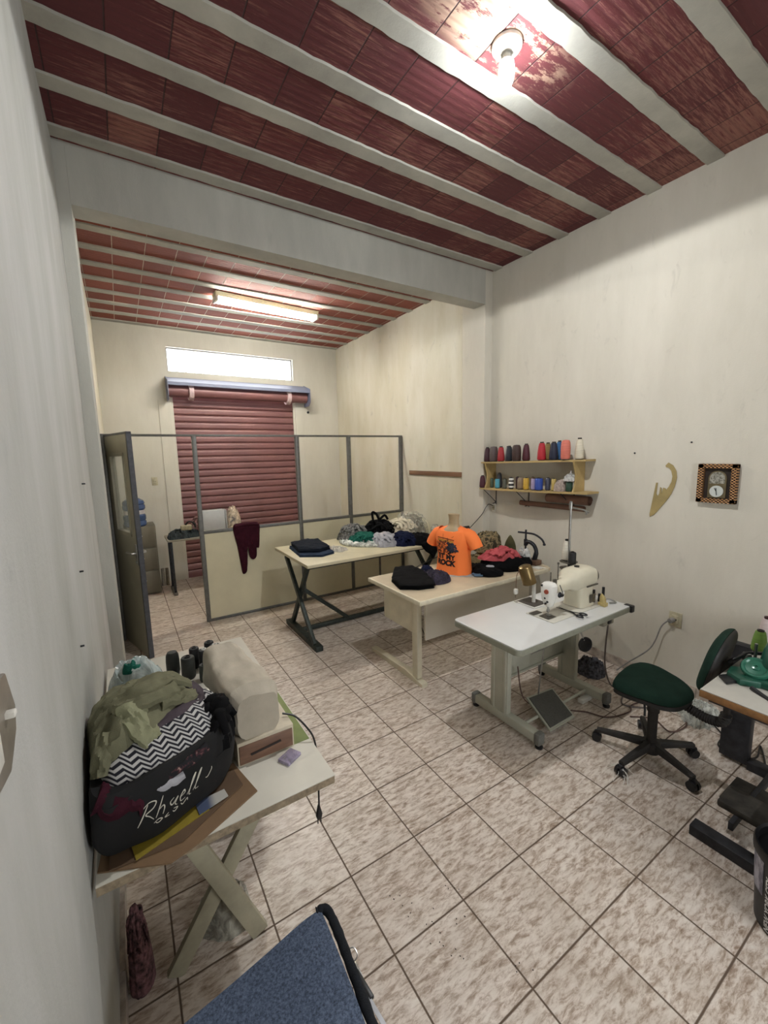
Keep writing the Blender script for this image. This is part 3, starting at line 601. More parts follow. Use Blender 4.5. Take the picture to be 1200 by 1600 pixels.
# ---------------- mannequin with orange shirt
SX, SY, RZ = 2.395, 2.665, math.radians(-70)
MS = Matrix.Translation((SX, SY, ZD)) @ Matrix.Rotation(RZ, 4, 'Z')
t = thing('mannequin_torso', 'child size beige torso form wearing the orange shirt', 'mannequin', (SX, SY, ZD), RZ)
M_SK = plain('beige_mannequin_skin', '#ab9674', .5, 0, .08, 12)
b = BM(); lathe(b, [(0, .0), (.09, .0), (.105, .02), (.10, .1), (.09, .18), (.105, .27), (.11, .33), (.09, .38), (.05, .405), (.041, .43), (.039, .47), (.046, .512), (0, .516)], 36, MS @ Matrix.Diagonal((1.15, .8, 1, 1))); link('torso', b, M_SK, t)
so = thing('orange_t_shirt', 'neon orange printed t-shirt on the torso form on the beige desk', 't-shirt', (SX, SY, ZD), RZ)
ks = N('neon_orange_cotton'); ks.col(srgb('#ff8440')); ks.rough(.85); ks.bump(ks.noise(ks.obj(), 300, 2), .3, .001)
prof = [(.003, .160, .118, .012), (.03, .157, .112, .012), (.09, .147, .104, .009), (.16, .142, .102, .006), (.22, .149, .106, .004), (.27, .158, .108, .003), (.31, .166, .103, .002), (.345, .168, .092, 0), (.37, .150, .08, 0), (.388, .115, .070, 0), (.400, .082, .06, 0), (.405, .062, .053, 0)]
b = BM(); rings = []; n = 96
for z, hw, dp, wv in prof:
    row = []
    for k in range(n):
        a = 2*PI*k/n; c, s = math.cos(a), math.sin(a); e = 2/2.5
        x = math.copysign(abs(c)**e, c)*hw; y = math.copysign(abs(s)**e, s)*dp
        w = 1+wv*6*noise.noise(Vector((c*2.3, s*2.3, z*3)))+.02*fold(Vector((x*1.2, y, z*.6)), 9)
        zz = z - (.018 if (s < 0 and z > .38) else 0)*abs(s)
        row.append(b.verts.new(MS @ Vector((x*w, y*w, zz))))
    rings.append(row)
for p, q in zip(rings, rings[1:]):
    for k in range(n): b.faces.new((p[k], p[(k+1) % n], q[(k+1) % n], q[k]))
for s in (-1, 1):   # sleeves
    SL = [(.105, .345, .058, .07), (.15, .325, .063, .068), (.185, .285, .06, .066), (.208, .245, .056, .064), (.214, .232, .055, .064)]; rows = []
    for i, (x, z, ra, rb) in enumerate(SL):
        j = SL[min(i+1, len(SL)-1)]; k0 = SL[max(i-1, 0)]; d = Vector(((j[0]-k0[0])*s, 0, j[1]-k0[1])).normalized(); ay = Vector((0, 1, 0)); ax = d.cross(ay)
        rows.append([b.verts.new(MS @ (Vector((x*s, .004, z))+ax*math.cos(2*PI*k/32)*ra+ay*math.sin(2*PI*k/32)*rb*(1+.06*noise.noise(Vector((k*.6, i, s)))))) for k in range(32)])
    for p, q in zip(rows, rows[1:]):
        for k in range(32): b.faces.new((p[k], p[(k+1) % 32], q[(k+1) % 32], q[k]))
body = link('shirt_body', b, ks.m, so)
bv = BM(); bv.from_mesh(body.data); bv.transform(MS); tree = BVHTree.FromBMesh(bv); bv.free()
U = (MS.to_3x3() @ Vector((1, 0, 0))); Vv = Vector((0, 0, 1)); D = (MS.to_3x3() @ Vector((0, 1, 0))); O = Vector((SX, SY, ZD))-U*.02
def art(name, builder, m, parent, tr=None, O=O, U=U, V=Vv, D=D, off=.0022):
    b = BM(); builder(b); project(b, tr or tree, O, U, V, D, off); return link(name, b, m, parent, sm=False)
def put(b, s, size, x, y, sh=0, off=0, rot=0, sx=1.):
    q = text_mesh(s, size, sh, 0, off); me = bpy.data.meshes.new('t'); q.transform(Matrix.Translation((x, y, 0)) @ Matrix.Rotation(rot, 4, 'Z') @ Matrix.Diagonal((sx, 1, 1, 1))); q.to_mesh(me); q.free(); b.from_mesh(me); bpy.data.meshes.remove(me)
M_INK = plain('black_print', '#161014', .8); M_INB = plain('slate_blue_print', '#33384a', .8, 0, .3, 60); M_INR = plain('brown_print', '#6e3a22', .8, 0, .3, 60); M_INY = plain('mustard_print', '#c98a34', .8)
art('lettering', lambda b: (put(b, 'ET MY', .058, .004, .152, -.1, .003, -.08), put(b, 'ROCK', .062, -.004, .100, .05, .004, -.05)), M_INK, body)
def scrib(n, x0, x1, y0, y1, w, seed):
    def f(b):
        r = random.Random(seed)
        for i in range(n):
            x, y = r.uniform(x0, x1), r.uniform(y0, y1); p = [(x, y)]
            for j in range(4): x += r.uniform(-.018, .018); y += r.uniform(-.012, .012); p.append((x, y))
            stroke2d(b, p, w, 3)
    return f
art('scribble', scrib(34, -.085, .07, .185, .225, .005, 3), M_INK, body)
art('scribble', scrib(34, -.085, .03, .225, .29, .005, 5), M_INR, body)
art('splash', scrib(60, .03, .075, .205, .275, .010, 8), M_INB, body)
def bars(b):
    stroke2d(b, [(-.085, .318), (.0, .312), (.078, .302)], .006, 8, False); stroke2d(b, [(-.035, .35), (-.03, .30)], .003, 6); stroke2d(b, [(.0, .285), (.07, .335)], .003, 8)
art('bar_print', bars, M_INR, body)
def yel(b): stroke2d(b, [(-.083, .300), (.0, .294), (.072, .286)], .016, 8, False)
art('yellow_stripe', yel, M_INY, body)
b = BM(); A = []
for k in range(97):
    a = 2*PI*k/96; A.append(MS @ Vector((.064*math.cos(a), .055*math.sin(a), .403-(.018*abs(math.sin(a)) if math.sin(a) < 0 else 0))))
tube(b, A, .0055, 8); link('collar', b, ks.m, so)

# ---------------- right side of the desk
M_CM = N('camouflage_cotton'); p_ = M_CM.obj(); f_ = M_CM.noise(p_, 16, 2, .5, 1.2); x_ = M_CM.add('ShaderNodeValToRGB'); x_.color_ramp.interpolation = 'CONSTANT'; M_CM.l.new(f_, x_.inputs[0])
e_ = x_.color_ramp.elements; e_.new(.46); e_.new(.53); e_.new(.6)
for q, (pp, c) in zip(e_, ((0, '#3b3626'), (.43, '#77694a'), (.52, '#978562'), (.6, '#4c4a33'))): q.position = pp; q.color = srgb(c)
M_CM.col(x_.outputs[0]); M_CM.rough(.9); M_CM = M_CM.m
M_PK = cloth('coral_pink_cotton', '#b8575c', .1); M_BL = cloth('soot_black_cotton', '#0b0b0d', .2)
b = BM(); heap(b, [(2.76, 2.72), (2.9, 2.66), (3.16, 2.72), (3.2, 2.86), (3.1, 2.93), (2.82, 2.92)], ZD, .09, 81, .02, 9, n=8, r=.03); blob(b, [(2.82, 2.76), (2.95, 2.7), (3.1, 2.75), (3.14, 2.86), (3.04, 2.92), (2.86, 2.9)], ZD+.085, .16, 84, .035, 10, dome=4); single('camouflage_trousers', b, M_CM, 'heap of camouflage trousers at the back of the beige desk', 'clothing')
b = BM(); blob(b, [(2.56, 2.80), (2.68, 2.74), (2.8, 2.70), (2.82, 2.78), (2.7, 2.88), (2.6, 2.9)], ZD, .05, 86, .015, 12); single('khaki_trousers', b, cloth('dull_khaki', '#7c6f4e', .3), 'flattened khaki trouser leg between the orange shirt and the pink cloth', 'clothing')
b = BM(); bx(b, 2.73, 2.86, 2.945, 2.965, ZD+.0, ZD+.32, .01, None); single('black_folder', b, M_BP, 'black upright folder behind the orange shirt', 'folder')
b = BM(); blob(b, [(2.68, 2.62), (2.66, 2.48), (2.76, 2.36), (2.92, 2.33), (3.08, 2.38), (3.14, 2.48), (3.0, 2.6), (2.82, 2.66)], ZD, .10, 91, .018, 8, dome=5, bulge=.06); single('black_garment', b, M_BL, 'black garment underneath the coral pink cloth', 'clothing')
b = BM(); heap(b, [(2.66, 2.62), (2.66, 2.50), (2.78, 2.42), (2.94, 2.40), (3.04, 2.46), (2.98, 2.58), (2.82, 2.66)], ZD+.085, .085, 93, .022, 8, n=5, r=.03); single('pink_garment', b, M_PK, 'coral pink cloth heaped on the black garment', 'clothing')
t = thing('black_bundle', 'flat black folded bundle with a grey tag in front of the pink cloth', 'cap', (2.6, 2.5, ZD))
b = BM(); blob(b, [(2.54, 2.66), (2.47, 2.5), (2.49, 2.38), (2.6, 2.32), (2.68, 2.38), (2.69, 2.54), (2.64, 2.68)], ZD, .045, 95, .012, 10, dome=6, bulge=.1); cap = link('cap_body', b, M_BL, t)
b = BM(); blob(b, [(2.6, 2.47), (2.64, 2.43), (2.67, 2.46), (2.63, 2.5)], ZD+.05, .008, 3, .002, 20); link('tag', b, M_LG, t)
# measuring tape, scissors and paper under the shirt
b = BM(); prism(b, [(2.2, 2.62), (2.42, 2.44), (2.58, 2.56), (2.36, 2.74)], .002, Matrix.Translation((0, 0, ZD+.0005))); single('pattern_paper', b, plain('pale_blue_paper', '#a9b3b2', .7, 0, .08), 'thin pale paper sheet under the torso form', 'paper')
b = BM(); tube(b, smooth([(2.42, 2.44, ZD+.012), (2.47, 2.40, ZD+.012), (2.52, 2.42, ZD+.013), (2.5, 2.48, ZD+.012), (2.44, 2.48, ZD+.014), (2.46, 2.42, ZD+.018), (2.56, 2.45, ZD+.012), (2.6, 2.44, ZD+.012)], 6), .008, 8); single('coiled_strap', b, plain('steel_blue_plastic', '#4f6c86', .5), 'coil of steel blue strap at the foot of the orange shirt', 'strap')
b = BM(); tube(b, smooth([(2.0, 2.78, ZD+.006), (2.06, 2.86, ZD+.006), (2.14, 2.88, ZD+.006), (2.2, 2.8, ZD+.006), (2.18, 2.74, ZD+.006)], 6), .005, 8); single('wire_loop', b, plain('beige_wire', '#8d7a5a', .5), 'thin beige wire loop on the desk left of the orange shirt', 'wire')
# iron standing on its heel
t = thing('steam_iron', 'steam iron standing on its heel behind the pink cloth', 'iron', (3.1, 2.74, ZD))
IM = Matrix.Translation((3.16, 2.70, ZD+.0)) @ Matrix.Rotation(math.radians(-52), 4, 'Z')
so_ = smooth([(-.052, .02, 0), (-.056, .09, 0), (-.045, .15, 0), (-.022, .2, 0), (0, .225, 0), (.022, .2, 0), (.045, .15, 0), (.056, .09, 0), (.052, .02, 0)], 5)
PX = Matrix(((1, 0, 0, 0), (0, 0, 1, 0), (0, 1, 0, 0), (0, 0, 0, 1)))
b = BM(); prism(b, [(v.x, v.y) for v in so_], .010, IM @ PX, .002); link('soleplate', b, plain('olive_soleplate', '#7b7f5c', .3, .6, .1), t)
b = BM(); prism(b, [(v.x*.93, v.y*.95+.004) for v in so_], .04, IM @ Matrix.Translation((0, .010, 0)) @ PX, .012); link('iron_body', b, M_WP, t)
b = BM(); tube(b, [IM @ Vector(v) for v in smooth([(0, .045, .17), (0, .085, .14), (0, .1, .09), (0, .085, .04), (0, .045, .02)], 5)], .013, 10); link('handle', b, M_WP, t)
# snap press
t = thing('snap_press', 'black cast iron hand press with curved lever on the desk corner', 'press', (3.13, 2.47, ZD))
b = BM(); bx(b, 3.10, 3.185, 2.35, 2.52, ZD, ZD+.045, .006); link('wooden_base', b, plain('brown_wood_block', '#6d5240', .6, 0, .2, 12), t)
b = BM(); tube(b, smooth([(3.14, 2.40, ZD+.045), (3.14, 2.38, ZD+.12), (3.14, 2.41, ZD+.18), (3.14, 2.47, ZD+.20), (3.14, 2.50, ZD+.17)], 6), [.022]*6+[.018]*19, 10); link('press_frame', b, M_DK, t)
b = BM(); cyl(b, (3.14, 2.50, ZD+.05), (3.14, 2.50, ZD+.31), .009); cyl(b, (3.14, 2.50, ZD+.05), (3.14, 2.50, ZD+.075), .02); cyl(b, (3.14, 2.50, ZD+.16), (3.14, 2.50, ZD+.22), .017); link('spindle', b, M_DK, t)
b = BM(); tube(b, smooth([(3.10, 2.56, ZD+.285), (3.14, 2.50, ZD+.28), (3.16, 2.42, ZD+.275), (3.17, 2.35, ZD+.24), (3.17, 2.32, ZD+.20)], 6), .009, 10); lathe(b, [(0, -.012), (.012, -.008), (.014, 0), (.012, .008), (0, .012)], 12, loc=(3.17, 2.32, ZD+.195)); link('lever', b, M_DK, t)
b = BM(); blob(b, [(3.02, 2.5), (3.02, 2.42), (3.1, 2.4), (3.13, 2.46), (3.08, 2.54)], ZD+.0, .15, 97, .025, 14, dome=3); single('plastic_film', b, clear('white_clear_film', '#d7d9d6', .45, .1), 'crumpled clear plastic film between the pink cloth and the press', 'plastic film')
b = BM(); bx(b, 3.09, 3.11, 2.245, 2.34, ZD+.001, ZD+.004); bx(b, 3.02, 3.07, 2.26, 2.33, ZD+.0, ZD+.012, .002); single('ruler', b, M_WP, 'short white ruler and eraser at the right corner of the desk', 'ruler')

# ------------------------------------------------------------ shelf and thread cones
M_PL = plain('pale_plywood', '#b59c68', .55, 0, .12, 5, 0, 200, (1, .3, 1)); M_PE = plain('plywood_edge', '#c0b083', .6, 0, .1)
def zs(y): return (3.2-y)*.022
t = thing('wall_shelf', 'two tier bowed plywood shelf full of thread cones', 'shelf', (3.3, 2.6, 1.41))
def board(z, y0, y1, x0, sag):
    P = [(XR-.002, y0), (XR-.002, y1)]; n = 20; Q = []
    for i in range(n+1):
        u = i/n; Q.append((x0-sag*math.sin(PI*u)**.9, y1+(y0-y1)*u))
    b = BM(); prism(b, P+Q, .016)
    for v in b.verts: v.co.z += z+zs(v.co.y)
    return b
link('shelf_board', board(1.675, 1.99, 3.16, 3.22, .065), M_PL, t); link('shelf_board', board(1.405, 1.95, 3.16, 3.20, .06), M_PL, t)
for y in (2.08, 3.08):
    o = [(3.36, 1.42), (3.36, 1.68), (3.2, 1.68), (3.215, 1.63), (3.235, 1.58), (3.24, 1.53), (3.225, 1.47), (3.205, 1.42)]
    b = BM(); prism(b, [(x, z+zs(y)) for x, z in o], .015, Matrix(((1, 0, 0, 0), (0, 0, 1, y), (0, 1, 0, 0), (0, 0, 0, 1)))); link('end_panel', b, M_PL, t)
for y in (2.2, 2.68, 3.10):
    b = BM(); z = 1.405+zs(y); tube(b, [(3.20, y, z), (3.30, y-.02, z-.09), (3.358, y-.03, z-.145)], .004, 8); tube(b, [(3.358, y-.03, z), (3.358, y-.03, z-.16)], .004, 8); tube(b, [(3.34, y-.05, z-.16), (3.355, y-.03, z-.15), (3.34, y, z-.16)], .004, 8); link('wire_bracket', b, M_DK, t)
def cone(x, y, z, h, r, hexc, label, kind='cone', cap='#2b2622', group='thread cones on the wall shelf', band=None, name='thread_cone'):
    nm = 'thread_'+hexc.strip('#')
    mt = plain(nm, hexc, .55, 0, .1, 60, .6, 260, (.2, .2, 3))
    t = thing(name, label, 'thread', (x, y, z), 0, group)
    L = (x, y, z); b = BM()
    if kind == 'cone': lathe(b, [(0, .006), (r*.9, .006), (r, .014), (r*.93, h*.4), (r*.76, h*.75), (r*.6, h*.93), (0, h*.93)], 22, loc=L)
    elif kind == 'dome': lathe(b, [(0, .008), (r*.9, .008), (r, .02), (r, h*.6), (r*.92, h*.85), (r*.7, h*.97), (0, h)], 22, loc=L)
    else: lathe(b, [(0, .006), (r*.95, .006), (r, .012), (r*.97, h*.9), (r*.85, h*.95), (0, h*.95)], 22, loc=L)
    link('wound_thread', b, mt, t)
    b = BM()
    if kind != 'dome': lathe(b, [(0, 0), (r*.8, 0), (r*.8, .008), (r*.4, .01), (r*.42, h*.9), (r*.44, h), (r*.3, h), (r*.28, h*.95), (0, h*.95)], 18, loc=L)
    else: lathe(b, [(0, 0), (r*.9, 0), (r*.9, .01), (0, .01)], 18, loc=L)
    link('spool_core', b, plain('core_'+cap.strip('#'), cap, .5), t)
    if band:
        b = BM()
        for f in band: lathe(b, [(r*.99*(1-.0*f), h*f), (r*1.01, h*f+.003), (r*1.01, h*f+.016), (r*.97, h*f+.02)], 22, loc=L)
        link('white_band', b, M_WP, t)
    return t
ZT1, ZB1 = 1.692, 1.422
top = [(3.27, 3.13, .135, .028, '#6e6664', 'cone', 'grey bagged cone at the far left end of the upper shelf'),
 (3.23, 3.08, .15, .034, '#3d1a26', 'cone', 'dark plum thread cone near the left end of the upper shelf'),
 (3.23, 2.995, .155, .042, '#574a49', 'dome', 'mottled grey brown bagged cone on the upper shelf'),
 (3.21, 2.88, .15, .036, '#a3262c', 'cone', 'bright red thread cone in the left group of the upper shelf'),
 (3.30, 2.87, .15, .034, '#a8a39c', 'cone', 'pale grey cone standing behind the left red cone'),
 (3.22, 2.785, .15, .035, '#20252f', 'cone', 'blue black thread cone left of the brown domed one'),
 (3.20, 2.68, .155, .042, '#3f2b26', 'dome', 'dark brown domed thread cone on the upper shelf'),
 (3.24, 2.60, .16, .036, '#4c1c2a', 'cone', 'wine red thread cone right of the brown domed one'),
 (3.20, 2.40, .165, .038, '#b01f2c', 'cone', 'crimson thread cone left of the gold one on the upper shelf'),
 (3.30, 2.41, .16, .034, '#8f7a45', 'cone', 'gold thread cone standing behind the crimson and navy cones'),
 (3.21, 2.285, .16, .038, '#141c33', 'cone', 'navy thread cone in the right group of the upper shelf'),
 (3.29, 2.285, .17, .032, '#2d6496', 'cone', 'bright blue thread cone behind the navy one'),
 (3.21, 2.17, .17, .039, '#cf7261', 'dome', 'salmon pink thread cone on the upper shelf'),
 (3.25, 2.07, .18, .036, '#d5cdb8', 'cone', 'cream thread cone at the right end of the upper shelf')]
for x, y, h, r, c, k, l in top: cone(x, y, ZT1+zs(y), h, r, c, l, k)
bot = [(3.22, 3.135, .13, .033, '#4b1f2b', 'cone', 'dark wine thread cone at the left end of the lower shelf'),
 (3.27, 3.05, .10, .018, '#52604e', 'tube', 'slim green grey spool beside the left wine cone'),
 (3.22, 2.93, .10, .024, '#4f9cb0', 'tube', 'light turquoise spool on the lower shelf'),
 (3.30, 2.975, .155, .03, '#35363c', 'cone', 'tall dark cone standing behind the turquoise spool'),
 (3.22, 2.835, .10, .02, '#56584a', 'tube', 'grey olive spool right of the turquoise one'),
 (3.21, 2.745, .115, .024, '#201d20', 'tube', 'black spool with white bands on the lower shelf'),
 (3.26, 2.71, .12, .018, '#3f2026', 'tube', 'slim dark red spool behind the banded spool'),
 (3.22, 2.635, .115, .036, '#887660', 'dome', 'taupe bagged cone left of the yellow spool'),
 (3.20, 2.56, .115, .026, '#c09a35', 'tube', 'mustard yellow spool on the lower shelf'),
 (3.26, 2.535, .12, .022, '#6b5238', 'tube', 'brown spool tucked behind the yellow one'),
 (3.21, 2.485, .11, .024, '#a698b8', 'tube', 'lavender spool between the yellow and royal blue ones'),
 (3.20, 2.42, .115, .036, '#2a489c', 'tube', 'royal blue thread cone on the lower shelf'),
 (3.24, 2.355, .115, .022, '#46495a', 'tube', 'slate spool right of the royal blue cone'),
 (3.22, 2.28, .11, .02, '#bda45e', 'tube', 'straw yellow spool beside the plastic bag'),
 (3.22, 2.13, .085, .028, '#173a2a', 'tube', 'dark green spool at the right end of the lower shelf')]
for x, y, h, r, c, k, l in bot: cone(x, y, ZB1+zs(y), h, r, c, l, k, band=(.12, .45, .75) if 'bands' in l else None)
b = BM(); blob(b, [(3.19, 2.26), (3.18, 2.18), (3.27, 2.16), (3.3, 2.24)], ZB1+zs(2.2), .09, 5, .02, 22); single('bagged_spool', b, plain('pinkish_bag', '#a8978c', .5, 0, .3, 50), 'pinkish spool wrapped in plastic on the lower shelf', 'thread')
b = BM(); blob(b, [(3.2, 2.17), (3.19, 2.1), (3.26, 2.09), (3.27, 2.16)], ZB1+zs(2.1)+.088, .05, 8, .02, 26, jit=.2); tube(b, smooth([(3.23, 2.13, 1.58), (3.22, 2.12, 1.6), (3.23, 2.125, 1.62)], 4), [.012]*5+[.005]*4, 8); single('crumpled_film', b, clear('crumpled_white_film', '#c9c9c6', .7, .2), 'crumpled plastic film on top of the dark green spool', 'plastic film')
# rolled brown paper under the shelf
M_KR = plain('brown_kraft_paper', '#7a5b4b', .7, 0, .1, 8)
b = BM()
def spiral(b, y0, y1, cx, cz, r, turns=2.2):
    n = 60; A = []
    for i in range(n+1):
        a = 2*PI*turns*i/n; rr = r*(1-.42*i/n); A.append((b.verts.new((cx+rr*math.cos(a), y0, cz+rr*math.sin(a))), b.verts.new((cx+rr*math.cos(a), y1, cz+rr*math.sin(a)))))
    for p, q in zip(A, A[1:]): b.faces.new((p[0], p[1], q[1], q[0]))
spiral(b, 1.99, 2.40, 3.305, 1.365, .043)
single('paper_roll', b, M_KR, 'thick brown paper roll lying under the right end of the shelf', 'paper roll')
b = BM(); spiral(b, 2.05, 2.72, 3.325, 1.29, .027, 1.8); single('paper_roll', b, M_KR, 'thin long brown paper roll under the middle of the shelf', 'paper roll')
# sockets
t = plate('wall_socket', 'white wall socket in the corner under the left end of the shelf', 'wall socket', 3.10, XR, 1.2, .05, .09, 'x', -1)
b = BM(); tube(b, smooth([(3.345, 3.10, 1.22), (3.3, 3.12, 1.24), (3.26, 3.13, 1.2), (3.24, 3.16, 1.13), (3.22, 3.3, .98), (3.1, 3.32, .88), (2.9, 3.2, .84), (2.66, 3.1, .80), (2.42, 3.06, .765), (2.2, 3.0, .73), (2.15, 3.0, .6), (2.3, 3.05, .2), (2.4, 3.1, .01)], 6), .004, 8); single('power_cable', b, M_BP, 'dark cable running from the corner socket down behind the beige desk', 'cable')
t = plate('wall_socket', 'square cream wall socket with a white plug above the green chair', 'wall socket', 1.32, XR, .54, .085, .11, 'x', -1)
b = BM(); cyl(b, (XR-.012, 1.33, .535), (XR-.045, 1.34, .53), .018); tube(b, smooth([(XR-.045, 1.35, .53), (XR-.05, 1.39, .47), (XR-.06, 1.42, .35), (XR-.08, 1.46, .26), (XR-.1, 1.58, .12), (XR-.12, 1.66, .02)], 6), .005, 8); single('plug_cable', b, plain('grey_cable', '#8a8884', .5), 'grey plug and cable in the cream socket above the green chair', 'cable')
for i, (y, z, w) in enumerate(((1.681, 1.763, 'left of the french curve'), (1.307, 1.832, 'above the french curve'))):
    b = BM(); cyl(b, (XR, y, z), (XR-.008, y, z), .006, .005, 10); single('wall_nail', b, M_DK, 'small dark nail head %s on the right wall' % w, 'nail')
b = BM(); cyl(b, (2.76, YW, 2.52), (2.76, YW-.02, 2.52), .02, .018, 12); single('cable_outlet', b, M_DK, 'small dark hole cover right of the shutter hood on the back wall', 'wall fitting')
for y, z in ((2.44, 1.69), (1.83, 1.4), (1.56, 1.22)):
    b = BM(); cyl(b, (XL-.01, y, z), (XL+.012, y, z), .004, .003, 8); single('wall_nail', b, M_DK, 'tiny dark nail in the near left wall, %s of three going down towards the table' % {2.44: 'highest', 1.83: 'middle', 1.56: 'lowest'}[y], 'nail', 'nails in the left wall')
# french curve
b = BM(); MC = Matrix(((0, 0, -1, XR-.001), (-1, 0, 0, 0), (0, 1, 0, 0), (0, 0, 0, 1)))
def fc(z, x): return None
out = [(.543+.0, 0)]
def fp(u, v): return (-(u), v)
import itertools
# (image aligned outline on the wall plane, u = -y, v = z)
def wpt(a, c):   # reference pixel of the 1143x1600 crop -> wall metres
    px = 990+a*100/1143; py = 690+c*100/1143; y = 1.545-(px-1015)*(.165/44.); z = 1.278+(808-py)*.00445
    return (-y, z)
arm = [(600, 285), (700, 340), (770, 440), (790, 560), (760, 720), (700, 870), (600, 1020), (480, 1170), (380, 1290), (290, 1340), (285, 1280), (330, 990), (380, 670), (415, 670), (400, 880), (430, 925), (460, 870), (470, 750), (500, 770), (500, 880), (530, 760), (580, 770), (590, 800), (640, 740), (690, 640), (700, 540), (670, 440), (620, 385), (560, 370), (545, 345)]
prism(b, [wpt(a, c) for a, c in arm], .004, MC); single('french_curve', b, plain('tan_mdf', '#a39160', .6, 0, .12, 10), 'tan wooden french curve ruler hanging on the right wall', 'ruler')
# clock
t = thing('wall_clock', 'small square clock in a woven bronze frame on the right wall', 'clock', (XR, 1.135, 1.555))
y0, y1, z0, z1 = 1.025, 1.245, 1.425, 1.685
kw = N('woven_bronze_frame'); v_ = kw.sep(kw.pos()); uu = kw.math('MULTIPLY', v_[1], 2*PI/.022); vv = kw.math('MULTIPLY', v_[2], 2*PI/.018)
ff = kw.math('MULTIPLY', kw.math('SINE', uu), kw.math('SINE', vv)); kw.col(kw.ramp(kw.math('ADD', kw.math('MULTIPLY', ff, .5), .5), [(.35, srgb('#2c1a12')), (.65, srgb('#b98a5a'))])); kw.rough(.4); kw.b.inputs['Metallic'].default_value = .4; kw.bump(ff, .8, .004)
b = BM()
for q in ((y0, y0+.035, z0, z1), (y1-.035, y1, z0, z1), (y0, y1, z0, z0+.03), (y0, y1, z1-.03, z1)): bx(b, XR-.035, XR, q[0], q[1], q[2], q[3], .004)
link('frame', b, kw.m, t)
b = BM(); bx(b, XR-.012, XR, y0+.03, y1-.03, z0+.025, z1-.025); link('backing', b, plain('dark_brown_backing', '#2b2019', .6), t)
b = BM(); ym = 1.135; P = [(ym-.05, z0+.035), (ym+.05, z0+.035), (ym+.05, z0+.165)]+[(ym+.05*math.cos(a*PI/10), z0+.165+.05*math.sin(a*PI/10)) for a in range(1, 10)]+[(ym-.05, z0+.165)]
MX = Matrix(((0, 0, -1, XR-.012), (1, 0, 0, 0), (0, 1, 0, 0), (0, 0, 0, 1))); prism(b, P, .008, MX); link('inner_arch', b, plain('olive_bronze', '#6d6248', .5, .3), t)
kp = N('painted_picture'); kp.col(kp.ramp(kp.noise(kp.pos(), 70, 3, .6), [(.35, srgb('#4a4636')), (.5, srgb('#8b8a80')), (.65, srgb('#aaa79c'))])); kp.rough(.5)
b = BM(); P = [(ym-.042, z0+.13), (ym+.042, z0+.13), (ym+.042, z0+.165)]+[(ym+.042*math.cos(a*PI/10), z0+.165+.042*math.sin(a*PI/10)) for a in range(1, 10)]+[(ym-.042, z0+.165)]; prism(b, P, .002, MX @ Matrix.Translation((0, 0, .008))); link('picture', b, kp.m, t)
b = BM(); cyl(b, (XR-.02, ym, z0+.078), (XR-.024, ym, z0+.078), .038, n=36); link('clock_face', b, plain('pale_grey_dial', '#c4c9c4', .4, 0, .02), t)
b = BM()
for ang, L in ((80, .022), (-75, .026)):
    a = math.radians(ang); p = Vector((XR-.026, ym, z0+.078)); tube(b, [p, p+Vector((0, math.cos(a)*L*(1 if ang > 0 else -1)*.6, math.sin(a)*L))], .002, 6)
tube(b, [(XR-.026, ym, z0+.078), (XR-.026, ym+.012, z0+.1)], .0018, 6)
link('clock_hand', b, M_BP, t)

# ------------------------------------------------------------ industrial sewing table
def loft(b, secs, n=32, e=2.6, axis='x', mat=None, wob=0., seed=0, cap=True):
    """closed body through superellipse sections: (s, c1, c2, r1, r2) with s along the axis"""
    mat = mat or Matrix.Identity(4); rings = []
    for s, c1, c2, r1, r2 in secs:
        row = []
        for k in range(n):
            a = 2*PI*k/n; c, d = math.cos(a), math.sin(a); u = c1+math.copysign(abs(c)**(2/e), c)*r1; v = c2+math.copysign(abs(d)**(2/e), d)*r2
            p = Vector((s, u, v)) if axis == 'x' else (Vector((u, s, v)) if axis == 'y' else Vector((u, v, s)))
            if wob: p += Vector(noise.noise_vector(p*9+Vector((seed, 0, 0))))*wob
            row.append(b.verts.new(mat @ p))
        rings.append(row)
    for p, q in zip(rings, rings[1:]):
        for k in range(n): b.faces.new((p[k], p[(k+1) % n], q[(k+1) % n], q[k]))
    if cap: b.faces.new(rings[0][::-1]); b.faces.new(rings[-1])
M_LT = plain('white_melamine', '#d9dad8', .3, 0, .03, 3); M_LE = plain('grey_green_edging', '#8e8f80', .5, 0, .06); M_GM = plain('pale_green_metal', '#b3b3a4', .45, .1, .07, 6)
M_RB = plain('grey_rubber', '#6c6c66', .7, 0, .1); M_CRM = plain('cream_machine_enamel', '#d8d2bd', .25, 0, .04, 8); M_PLT = plain('worn_steel_plate', '#77736b', .35, .8, .2, 40)
ZS = .76
t = thing('sewing_table', 'white topped industrial sewing table on pale green steel legs', 'table', (2.24, 1.62, 0))
def rrect(x0, x1, y0, y1, r, n=6): return [(cx+r*math.cos(a+i*PI/2/n), cy+r*math.sin(a+i*PI/2/n)) for cx, cy, a in ((x1-r, y0+r, -PI/2), (x1-r, y1-r, 0), (x0+r, y1-r, PI/2), (x0+r, y0+r, PI)) for i in range(n+1)]
P = rrect(1.678, 2.797, 1.358, 1.872, .03); P2 = rrect(1.675, 2.80, 1.355, 1.875, .033)
b = BM(); prism(b, P, .006, Matrix.Translation((0, 0, ZS-.006)), .002); link('tabletop', b, M_LT, t)
b = BM(); prism(b, P2, .032, Matrix.Translation((0, 0, ZS-.039)), .004); link('edge_band', b, M_LE, t)
b = BM(); bx(b, 2.77, 2.812, 1.342, 1.40, ZS-.045, ZS+.004, .008); link('corner_guard', b, M_BP, t)
